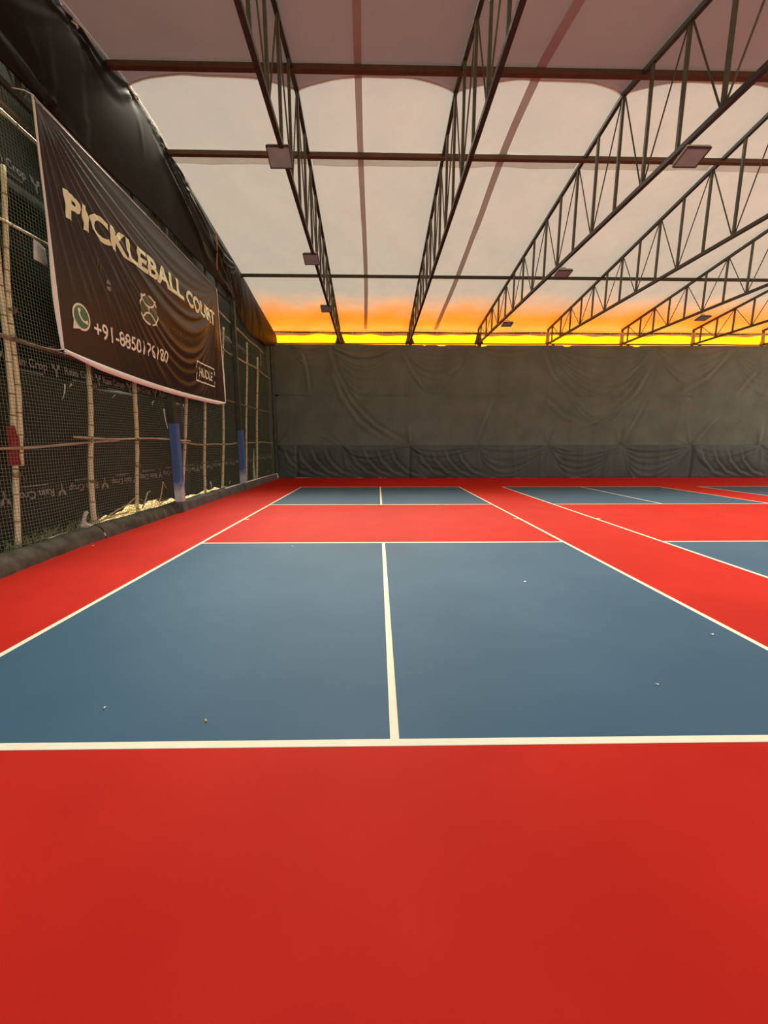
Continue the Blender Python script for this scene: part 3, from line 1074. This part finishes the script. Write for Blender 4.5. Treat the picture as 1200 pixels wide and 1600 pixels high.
# ---------------------------------------------------------------- steel posts on the kerb line
def blue_post(y, lab, top):
    root = empty('steel_post', (-4.80, y, 0), lab, 'post', 'posts along the kerb')
    b = MB()
    b.box((0, 0, 1.16), (0.17, 0.17, 1.84))
    b.build('blue_base', M['bluepaint'], root, label='blue painted lower length of the post')
    b = MB()
    b.box((-0.012, 0, (2.08 + top) / 2), (0.13, 0.14, top - 2.08))
    b.build('dark_upper', M['darkpost'], root, label='dark upper length of the post')
    b = MB()
    b.box((0, 0, 2.08), (0.185, 0.185, 0.025))
    b.build('collar', M['bluepaint'], root)
    b = MB()
    b.add([(-0.13, -0.12, -0.02), (0.125, -0.12, -0.02), (0.125, 0.12, -0.02), (-0.13, 0.12, -0.02), (-0.10, -0.095, 0.25), (0.098, -0.095, 0.25), (0.098, 0.095, 0.25), (-0.10, 0.095, 0.25)],
          ((0, 3, 2, 1), (4, 5, 6, 7), (0, 1, 5, 4), (1, 2, 6, 5), (2, 3, 7, 6), (3, 0, 4, 7)))
    b.build('footing', M['concretegrey'], root)


blue_post(9.73, 'square post painted blue below, nearer one, standing in the kerb under the banner', 6.3)
blue_post(14.35, 'square post painted blue below, farther one, between banner and back corner', 6.3)
root = empty('corner_post', (-4.86, 19.35, 0), 'grey green wrapped post in the corner beside the back wall', 'post')
b = MB()
b.tube([(0.01 * math.sin(z * 3), 0.008 * math.sin(z * 5), z) for z in np.arange(0, 6.3, 0.2)], [0.075 + 0.012 * math.sin(z * 4) + 0.006 * math.sin(z * 11) for z in np.arange(0, 6.3, 0.2)], 10)
b.build('shaft', M['darkpost'], root, True)
b = MB()
b.tube([(0.02, -0.03, 0.12), (0.07, -0.06, 0.10), (0.09, -0.05, 0.0)], 0.03, 6)
b.build('cloth_tie', M['straw'], root, True)

# white pipe on the kerb with a turned-down end
root = empty('white_pipe', (-4.80, 12.6, 0.25), 'white plastic pipe lying on the kerb with its end turned down by the back corner', 'pipe')
b = MB()
b.tube([(0, 0, 0), (0.0, 1.6, 0.004)], 0.022, 8)
b.build('tube', M['pipe'], root, True)
b = MB()
b.tube([(0.0, 1.9, 0.004), (0.02, 4.0, 0.01), (0.03, 6.33, 0.008)], 0.022, 8)
b.build('tube', M['pipe'], root, True)
b = MB()
b.tube([(0.03, 6.3, 0.008), (0.035, 6.37, 0.005), (0.06, 6.40, -0.03), (0.075, 6.40, -0.08), (0.075, 6.40, -0.245)], 0.024, 8)
b.build('elbow', M['pipe'], root, True)

# ---------------------------------------------------------------- straw and dry stalks along the kerb
b = MB()
r = random.Random(3)
for i in range(1500):
    y = r.choice((r.gauss(8.6, 1.0), r.uniform(7.1, 12.9), r.uniform(12, 18.8)))
    if y < 6.9 or y > 19:
        continue
    x = -5.17 - abs(r.gauss(0, 0.3))
    hh = 0.02 + 0.26 * math.exp(-((y - 8.7) / 1.5) ** 2) * r.random() + 0.10 * r.random()
    ln = r.uniform(0.15, 0.55)
    an = r.uniform(0, 2 * PI)
    el = r.uniform(-0.15, 0.35)
    p = Vector((x, y, 0.0 + hh))
    d = Vector((math.cos(an) * 0.5, math.sin(an), el)) * ln
    b.tube([p, p + d * 0.5 + Vector((0, 0, 0.02)), p + d], [0.007, 0.006, 0.003], 3, False)
o = b.build('straw', M['straw'], None, kind='stuff')
tag(o, 'bright dry straw heaped outside under the lifted tarp edge', 'straw')
b = MB()
for i in range(240):
    y = r.uniform(5.3, 7.2)
    p = Vector((-5.02 + r.uniform(-0.1, 0.05) + 0.14 * max(0, (6.6 - y) / 2.2), y, 0.14))
    hh = r.uniform(0.08, 0.26)
    b.tube([p, p + Vector((r.uniform(-.02, .04), r.uniform(-.04, .06), hh * .6)), p + Vector((r.uniform(-.04, .08), r.uniform(-.12, .15), hh))], [0.004, 0.0035, 0.001], 3, False)
o = b.build('grass_tuft', M['grass'], None, kind='stuff')
tag(o, 'sparse half dry grass growing behind the kerb nearest the viewer', 'grass')
for i, (pts, rr, lab) in enumerate((([(-5.0, 7.25, 0.27), (-5.02, 7.7, 0.37), (-5.05, 8.1, 0.42), (-5.05, 8.35, 0.52)], 0.014, 'pale crooked stalk rising along the straw beside the spliced upright'),
                                    ([(-4.98, 7.1, 0.26), (-4.99, 7.6, 0.29), (-5.0, 8.0, 0.27)], 0.016, 'pale flat stalk lying on the kerb foot of the spliced upright'),
                                    ([(-4.98, 8.45, 0.28), (-5.0, 8.62, 0.42), (-5.01, 8.75, 0.58), (-5.0, 8.85, 0.60)], 0.014, 'hooked dry stalk standing between upright and nearer blue post'),
                                    ([(-4.97, 9.1, 0.30), (-5.0, 9.3, 0.52), (-5.0, 9.4, 0.76), (-4.99, 9.5, 0.60)], 0.012, 'bent dry stalk peak just before the nearer blue post'))):
    b = MB()
    b.tube(pts, [rr, rr, rr * 0.9, rr * 0.7][:len(pts)], 6)
    o = b.build('dry_stalk', M['straw'], None, True)
    tag(o, lab, 'stalk', 'dry stalks behind the kerb')


def fn(u, v):
    y = 5.9 + 1.0 * u
    return (-4.93 + 0.14 * max(0, (6.6 - y) / 2.2) - 0.13 * v + 0.01 * math.sin(9 * u), y, 0.235 + 0.02 * math.sin(7 * u + 2 * v) - 0.03 * v)


o = grid('plastic_scrap', fn, 12, 3, M['scrap'], None, thick=0.004)
tag(o, 'long white plastic scrap lying on the kerb before the spliced upright', 'scrap')


def fn(u, v):
    a = 2 * PI * u
    rad = (0.028 + 0.035 * max(0, math.sin(7 * v + 0.5)) * (1 + 0.5 * math.sin(3 * a + 7 * v))) * (1 - 0.7 * max(0, v - 0.85) / 0.15)
    return (-4.97 + rad * math.cos(a), 6.78 + rad * 1.3 * math.sin(a) - 0.05 * math.sin(4 * v), 0.22 + 0.27 * v)


o = grid('white_rag', fn, 14, 9, M['scrap'], None, thick=0.004)
tag(o, 'crumpled white rag standing on the kerb before the spliced upright', 'rag')

# ---------------------------------------------------------------- netting
b = MB()
NX = -4.915
STEP = 0.05
y_n0, y_n1, z_n0, z_n1 = 3.2, 19.55, 0.16, 6.55


def net_pt(y, z):
    return (NX + 0.012 * math.sin(1.3 * y + 2.1 * z), y + 0.02 * math.sin(2.1 * z + 0.6 * y), z + 0.025 * math.sin(1.9 * y) * math.exp(-((z - 0.6) / 1.2) ** 2) - 0.015 * math.sin(0.9 * y + z))


vs, fs = [], []


def ribbon(pts, vert):
    hw = 0.0026
    o_ = len(vs)
    for (x, y, z) in pts:
        if vert:
            vs.extend([(x, y - hw, z), (x + 0.003, y, z), (x, y + hw, z)])
        else:
            vs.extend([(x, y, z - hw), (x + 0.003, y, z), (x, y, z + hw)])
    for i in range(len(pts) - 1):
        for j in range(3):
            fs.append((o_ + 3 * i + j, o_ + 3 * i + (j + 1) % 3, o_ + 3 * i + 3 + (j + 1) % 3, o_ + 3 * i + 3 + j))


y = y_n0
while y < y_n1:
    ribbon([net_pt(y, z) for z in np.linspace(z_n0, z_n1, 22)], True)
    y += STEP
z = z_n0
while z < z_n1:
    ribbon([net_pt(yy, z) for yy in np.linspace(y_n0, y_n1, 64)], False)
    z += STEP
b.add(vs, fs)
o = b.build('netting', M['net'], None, kind='stuff')
tag(o, 'green square mesh netting stretched in front of bamboo and dark tarps', 'net')

# ---------------------------------------------------------------- black sheet along the roof edge
TOPZ = [(-1.6, 6.75), (5, 7.95), (7.46, 8.32), (9.1, 8.52), (10.1, 8.45), (11.35, 8.22), (13.26, 7.88), (15.46, 7.56), (17.26, 7.2), (19.3, 6.85), (20.2, 6.66)]
BOTZ = [(-1.6, 6.2), (5, 6.42), (6.2, 6.42), (6.9, 6.42), (7.9, 6.38), (9.7, 6.50), (11.5, 6.46), (12.6, 6.44), (13.6, 6.42), (14.4, 6.30), (15.2, 5.85), (16.2, 5.62), (17.3, 5.80), (18.2, 5.75), (19.2, 6.05), (20.2, 6.2)]


def interp(tab, y):
    for (a, za), (b_, zb) in zip(tab[:-1], tab[1:]):
        if a <= y <= b_:
            return za + (zb - za) * (y - a) / (b_ - a)
    return tab[0][1] if y < tab[0][0] else tab[-1][1]


nu, nv = 330, 44
ys_ = np.linspace(-1.6, 20.1, nu + 1)
V = np.linspace(0, 1, nv + 1)
zt = np.array([interp(TOPZ, y) for y in ys_])
zb = np.array([interp(BOTZ, y) for y in ys_])
zb = np.convolve(np.pad(zb, 6, mode='edge'), np.ones(13) / 13, 'valid')
YY = np.repeat(ys_[:, None], nv + 1, 1)
ZZ = zb[:, None] + (zt - zb)[:, None] * V[None, :]
bul = 0.085 * np.sin(PI * np.clip(V, 0, 1))[None, :] * np.clip((zt - zb)[:, None] / 1.6, 0, 1)
for k, (y, z) in enumerate([(7.54, 8.09), (9.2, 8.34), (6.89, 6.42), (11.4, 8.1), (14.4, 6.35)]):
    bul = bul + 0.055 * star(YY, ZZ, y, z, 130 + k, 0.6, 8)
for k, (ya, yb, dp) in enumerate([(4.0, 7.54, 1.0), (7.54, 9.2, 0.9), (9.2, 14.9, 2.4)]):
    T = np.array([interp(TOPZ, y) for y in ys_])[:, None] - ZZ
    bul = bul + 0.05 * swag(YY, T, ya, yb, dp, 150 + k, 1.6 if k == 2 else 1.0)
for pts in ([(10.0, 8.0), (11.5, 7.2), (13.2, 6.75), (14.4, 6.4)], [(10.5, 7.7), (12.2, 6.85), (13.6, 6.55)], [(11.6, 7.9), (13.2, 7.1), (14.5, 6.4)], [(13.0, 7.7), (14.0, 6.9), (14.6, 6.3)],
            [(14.6, 7.5), (14.9, 6.9), (15.2, 6.0)], [(16.6, 7.2), (16.9, 6.6), (17.4, 6.0)], [(4.0, 7.0), (6.2, 6.75), (7.2, 6.5)], [(4.0, 6.85), (6.5, 6.6)]):
    bul = bul + 0.045 * crease(YY, ZZ, pts, 0.10)
bul = bul * np.clip((1.0 - V) / 0.06, 0.12, 1)[None, :]
P = np.stack([-4.80 + bul, YY, ZZ], -1)
o = grid_pts('edge_sheet', P, M['black'], None, thick=0.006)
tag(o, 'black plastic sheet draped along the roof edge above the banner', 'tarp')
# knots that tie it
for y, z, lab in ((7.54, 8.09, 'pale knot at the top of the black edge sheet, first from the viewer'), (9.2, 8.34, 'pale knot at the top of the black edge sheet near the ridge')):
    b = MB()
    b.tube([(-4.76, y - 0.03, z + 0.03), (-4.71, y, z + 0.01), (-4.70, y + 0.02, z - 0.01), (-4.74, y + 0.05, z)], 0.012, 6)
    o = b.build('rope_knot', M['scrap'], None, True)
    tag(o, lab, 'knot', 'knots along the black edge sheet')
# orange ribbon hanging on it
b = MB()
b.tube([(-4.69 + 0.01 * math.sin(4 * t_), 12.88 + 0.03 * math.sin(5 * t_), 7.72 - 1.05 * t_) for t_ in np.linspace(0, 1, 12)], 0.016, 6)
o = b.build('orange_ribbon', M['orangecord'], None, True)
tag(o, 'thin orange ribbon hanging down the black edge sheet', 'ribbon')

# ---------------------------------------------------------------- banner
BW = 1.0
BTL, BTR, BBL, BBR = (6.32, 6.24), (12.5, 6.01), (6.30, 3.0), (12.62, 2.86)
SUM = []
_r = np.random.default_rng(77)
_c = 0.35
while _c < 7.5:
    SUM.append((_c, _r.uniform(0.05, 0.10) * (1 + 0.12 * _c), _r.uniform(0.55, 1.0)))
    _c += _r.uniform(0.17, 0.34) * (1 + 0.08 * _c)


FAN = [(0.55, 3.1, 0.05, 0.018), (0.95, 3.1, 0.06, 0.026), (1.25, 3.1, 0.05, 0.020), (1.75, 3.1, 0.07, 0.030), (2.05, 3.0, 0.05, 0.022), (2.6, 2.9, 0.07, 0.028), (3.2, 2.6, 0.06, 0.022), (3.9, 2.2, 0.06, 0.020), (4.6, 1.6, 0.05, 0.016), (5.2, 1.0, 0.05, 0.014)]


def banner_pt(u, v, off=0.0):
    """u 0..1 along, v 0..1 up"""
    yt = BTL[0] + (BTR[0] - BTL[0]) * u
    zt_ = BTL[1] + (BTR[1] - BTL[1]) * u
    yb = BBL[0] + (BBR[0] - BBL[0]) * u
    zb_ = BBL[1] + (BBR[1] - BBL[1]) * u - 0.10 * math.sin(PI * u) ** 0.8 * (1.25 - 0.5 * u)
    y = yb + (yt - yb) * v
    z = zb_ + (zt_ - zb_) * v
    T = (1 - v) * 3.15
    s = min(max(u, 1e-3), 1 - 1e-3) ** 1.35
    h = 4 * s * (1 - s) + 0.015
    D = T / h
    x = 0.0
    local = min(1.0, h / 0.55)
    for c, wd, am in SUM:
        q = (D - c) / wd
        if -3 < q < 5:
            x += am * (math.exp(-q * q) - 0.55 * math.exp(-((q - 2.0) ** 2)))
    fade = min(1, max(0, min(u, 1 - u) / 0.05)) * min(1, v / 0.06 + 0.15)
    ray_ = 0.0
    px, pz = u * 6.25, (1 - v) * 3.2
    for ex, ez, ww, am in FAN:
        ln = math.hypot(ex, ez)
        al = (px * ex + pz * ez) / ln
        d_ = (px * ez - pz * ex) / ln + 0.10 * math.sin(PI * min(1, max(0, al / ln)))
        q = d_ / (ww * (0.35 + 0.8 * al / ln))
        if 0 < al < ln and -3 < q < 4:
            e_ = 0.85 * min(1, al / 0.5) * min(1, max(0, 0.78 - al / ln) / 0.3)
            ray_ += am * e_ * (math.exp(-q * q) - 0.7 * math.exp(-((q - 1.7) ** 2)))
    x *= (0.040 * local + 0.002) * (0.35 + 0.85 * u) * (1 - 0.65 * math.exp(-((u - 0.79) / 0.13) ** 2 - ((v - 0.19) / 0.12) ** 2)) * fade * min(1.0, 0.12 + T / 1.9) * (1 if D < 7 else 0.5)
    x += ray_
    return (-4.63 + x + 0.09 * math.sin(PI * u) * math.sin(PI * v) + off, y, z)


banner = empty('banner', (0, 0, 0), 'large brown black vinyl banner with cream lettering hung on the netting', 'banner')
P = np.array([[banner_pt(i / 230, j / 120) for j in range(121)] for i in range(231)])
BP = P
grid_pts('vinyl', P, M['banner'], banner, thick=0.004)


def buv(y, z):
    """metres on the banner plane -> u, v (bilinear, sag left out)"""
    u = (y - 6.31) / 6.25
    for _ in range(4):
        zt_ = BTL[1] + (BTR[1] - BTL[1]) * u
        zb_ = BBL[1] + (BBR[1] - BBL[1]) * u - 0.10 * math.sin(PI * min(max(u, 0), 1)) ** 0.8 * (1.25 - 0.5 * u)
        v = (z - zb_) / (zt_ - zb_)
        yt = BTL[0] + (BTR[0] - BTL[0]) * v * 0
        ya = BBL[0] + (BTL[0] - BBL[0]) * v
        yb = BBR[0] + (BTR[0] - BBR[0]) * v
        u = (y - ya) / (yb - ya)
    return u, v


def on_banner(off):
    def f(y, z):
        u, v = buv(y, z)
        a, b_ = min(max(u, 0), 0.99999) * 230, min(max(v, 0), 0.99999) * 120
        i, j = int(a), int(b_)
        fa, fb = a - i, b_ - j
        q = (BP[i, j] * (1 - fa) + BP[i + 1, j] * fa) * (1 - fb) + (BP[i, j + 1] * (1 - fa) + BP[i + 1, j + 1] * fa) * fb
        return (q[0] + off, q[1], q[2])
    return f


def banner_text(s, y0, y1, z0, z1, bold, material, name='printed_lettering'):
    bm = text_polys(s, bold)
    fit(bm, y0, y1, z0, z1)
    slice_bm(bm, 0.027)
    return map_bm(bm, on_banner(0.010), name, material, banner)


def banner_poly(polys, material, name, off=0.010, step=0.027):
    bm = poly_bm(polys)
    slice_bm(bm, step)
    return map_bm(bm, on_banner(off), name, material, banner)


banner_text('PICKLEBALL', 6.66, 10.18, 4.93, 5.33, 0.035, M['cream'])
banner_text('COURT', 10.34, 12.16, 4.90, 5.28, 0.035, M['cream'])
banner_text('+91-8850176180', 7.0, 9.25, 3.35, 3.61, 0.012, M['whiteprint'])
banner_text('FEEL YOUR GAME', 9.05, 10.45, 4.06, 4.17, 0.0, M['faint'])
# green speech-bubble emblem with a handset
cy_, cz_ = 6.74, 3.57
em = banner_poly([arc(cy_, cz_, 0.185, 0.20, 0, 350, 35)], M['whiteprint'], 'bubble_ring', 0.008)
banner_poly([[(cy_ - 0.20, cz_ - 0.215), (cy_ - 0.06, cz_ - 0.185), (cy_ - 0.165, cz_ - 0.06)]], M['whiteprint'], 'bubble_tail', 0.008).parent = em
banner_poly([arc(cy_, cz_, 0.155, 0.168, 0, 350, 35)], M['green'], 'bubble', 0.011).parent = em
hs = arc(cy_ + 0.075, cz_ + 0.075, 0.125, 0.135, 178, 272, 10)
banner_poly(strip(hs, 0.030) + strip([hs[0], (hs[0][0] + 0.012, hs[0][1] + 0.042)], 0.055) + strip([hs[-1], (hs[-1][0] + 0.042, hs[-1][1] + 0.012)], 0.055), M['whiteprint'], 'handset', 0.014).parent = em
# round ball emblem: olive disc, broken ring, two seams joined by a bar
cy_, cz_ = 8.60, 4.245
em = banner_poly([arc(cy_, cz_, 0.30, 0.27, 0, 350, 36)], M['olive'], 'ball_disc', 0.008)
for a0, a1 in ((20, 78), (100, 168), (198, 262), (282, 345)):
    banner_poly(strip(arc(cy_, cz_, 0.30, 0.27, a0 + 8, a1 + 8, 10), 0.034), M['whiteprint'], 'ball_ring', 0.012).parent = em
banner_poly(strip(arc(cy_, cz_ + 0.275, 0.235, 0.215, 190, 350, 14), 0.034), M['whiteprint'], 'ball_seam', 0.012).parent = em
banner_poly(strip(arc(cy_, cz_ - 0.275, 0.235, 0.215, 10, 170, 14), 0.034), M['whiteprint'], 'ball_seam', 0.012).parent = em
banner_poly(strip([(cy_, cz_ - 0.065), (cy_, cz_), (cy_, cz_ + 0.065)], 0.034), M['whiteprint'], 'ball_seam', 0.012).parent = em
# framed name near the far low corner
y0, y1, z0, z1 = 10.68, 11.86, 3.22, 3.69
for a, b_ in (((y0, z1), (y1, z1)), ((y1, z1), (y1, z0 + 0.30)), ((y1, z0 + 0.14), (y1, z0)), ((y1, z0), (y0, z0)), ((y0, z0), (y0, z0 + 0.2)), ((y0, z0 + 0.31), (y0, z1))):
    n_ = 8
    banner_poly(strip([(a[0] + (b_[0] - a[0]) * i / n_, a[1] + (b_[1] - a[1]) * i / n_) for i in range(n_ + 1)], 0.035), M['whiteprint'], 'name_frame', 0.008)
banner_text('HUDLE', 10.83, 11.70, 3.34, 3.57, 0.02, M['whiteprint'])
# faint marks and small corner prints
for dy, dz in ((0, 0.0), (0.05, 0.05), (0.1, -0.02)):
    banner_poly([[(7.18 + dy, 4.45 + dz), (7.195 + dy, 4.45 + dz), (7.195 + dy, 4.56 + dz), (7.18 + dy, 4.56 + dz)]], M['faint'], 'small_print', 0.008)
for k in range(2):
    banner_poly([[(7.40 + k * 0.0, 4.20 + 0.1 * k), (7.48, 4.20 + 0.1 * k), (7.48, 4.26 + 0.1 * k), (7.40, 4.26 + 0.1 * k)]], M['print'], 'small_print', 0.008)
# white hem: left edge (wide where the vinyl curls), foot and far edge
def hem(fn_w, edge, n_, name='white_hem'):
    rows_ = []
    for i in range(n_ + 1):
        t_ = i / n_
        w_ = fn_w(t_)
        if edge == 'bottom':
            a = banner_pt(t_, 0.0, 0.004)
            rows_.append([(a[0] + 0.006, a[1], a[2] + 0.012), (a[0] + 0.010, a[1], a[2] - w_ * 0.5), (a[0] - 0.005, a[1], a[2] - w_)])
        elif edge == 'left':
            a = banner_pt(0.0, t_, 0.004)
            rows_.append([(a[0] + 0.004, a[1] + 0.010, a[2]), (a[0] + 0.006, a[1] - w_ * 0.5, a[2]), (a[0] - 0.02, a[1] - w_, a[2])])
        elif edge == 'right':
            a = banner_pt(1.0, t_, 0.004)
            rows_.append([(a[0] + 0.004, a[1] - 0.01, a[2]), (a[0] + 0.01, a[1] + w_ * 0.5, a[2]), (a[0] + 0.0, a[1] + w_, a[2])])
        else:
            a = banner_pt(t_, 1.0, 0.004)
            rows_.append([(a[0] + 0.008, a[1], a[2] - 0.008), (a[0] + 0.012, a[1], a[2] + 0.004), (a[0], a[1], a[2] + w_)])
    grid_pts(name, np.array(rows_), M['whitehem'] if edge != 'top' else M['hem'], banner, thick=0.003)


hem(lambda t_: 0.035 + 0.06 * min(1, t_ * 8) * min(1, (1 - t_) * 12), 'bottom', 60)
hem(lambda t_: 0.008 + 0.055 * math.exp(-((t_ - 0.22) / 0.2) ** 2), 'left', 40)
hem(lambda t_: 0.02 + 0.085 * math.exp(-((t_ - 0.22) / 0.28) ** 2), 'right', 40)
hem(lambda t_: 0.012, 'top', 60, 'top_hem')
for k, (u, v) in enumerate(((0, 1), (1, 1), (0, 0), (1, 0))):
    a = banner_pt(u, v)
    b = MB()
    b.tube([(a[0] + 0.02, a[1], a[2]), (a[0] - 0.08, a[1] + (0.03 if u else -0.03), a[2] + (0.04 if v else -0.02)), (NX + 0.006, a[1] + (0.05 if u else -0.05), a[2] + (0.06 if v else 0.02))], 0.008, 6)
    b.build('corner_tie', M['scrap'], banner, True)

# paper tucked behind the banner edge
def fn(u, v):
    return (-4.84 + 0.02 * math.sin(3 * u + v), 6.24 + 0.24 * u + 0.02 * v, 4.19 + 0.27 * v - 0.02 * u)


o = grid('pinned_paper', fn, 4, 4, M['paper'], None, thick=0.002)
tag(o, 'small pale printed paper pinned to the netting beside the banner edge', 'paper')

# ---------------------------------------------------------------- bits on the floor
BITS = [(1.74, 4.53, 'scrap', 0.022, 'small white paper bit on the blue, ahead of the others, right of the centre line'), (2.87, 3.18, 'scrap', 0.016, 'tiny white bit on the blue near the right sideline'),
        (1.90, 2.47, 'scrap', 0.010, 'tiny pale bit on the blue close to the baseline, right part'), (-1.02, 2.15, 'leaf', 0.012, 'tiny orange dry leaf on the blue just above the baseline'),
        (-1.70, 2.28, 'scrap', 0.009, 'tiny pale bit on the blue near the baseline, farthest to the left'), (-1.37, 6.27, 'scrap', 0.014, 'small white bit just below the near kitchen line'),
        (-4.60, 6.36, 'scrap', 0.02, 'small pale bit on the red beside the kerb'), (-4.5, 6.9, 'leaf', 0.016, 'small dry leaf on the red beside the kerb'), (0.23, 19.55, 'scrap', 0.03, 'small pale bit at the foot of the back wall')]
for i, (x, y, mt, s, lab) in enumerate(BITS):
    rr = random.Random(i)
    z = 0.005 if abs(x) < 3 and y < 15.5 and not (-2 > x) else 0.003

    def fn(u, v):
        a = 2 * PI * u
        rad = 0.75 * s * v * (1 + 0.4 * math.sin(2 * a + i) + 0.2 * math.sin(3 * a))
        return (x + rad * math.cos(a), y + rad * 1.3 * math.sin(a), z + 0.35 * s * v * v * (0.6 + 0.4 * math.sin(2 * a + i)))
    o = grid('leaf_scrap' if mt == 'leaf' else 'paper_bit', fn, 10, 3, M[mt], None, thick=0.001)
    tag(o, lab, 'dry leaf' if mt == 'leaf' else 'paper scrap', 'bits of litter on the courts')
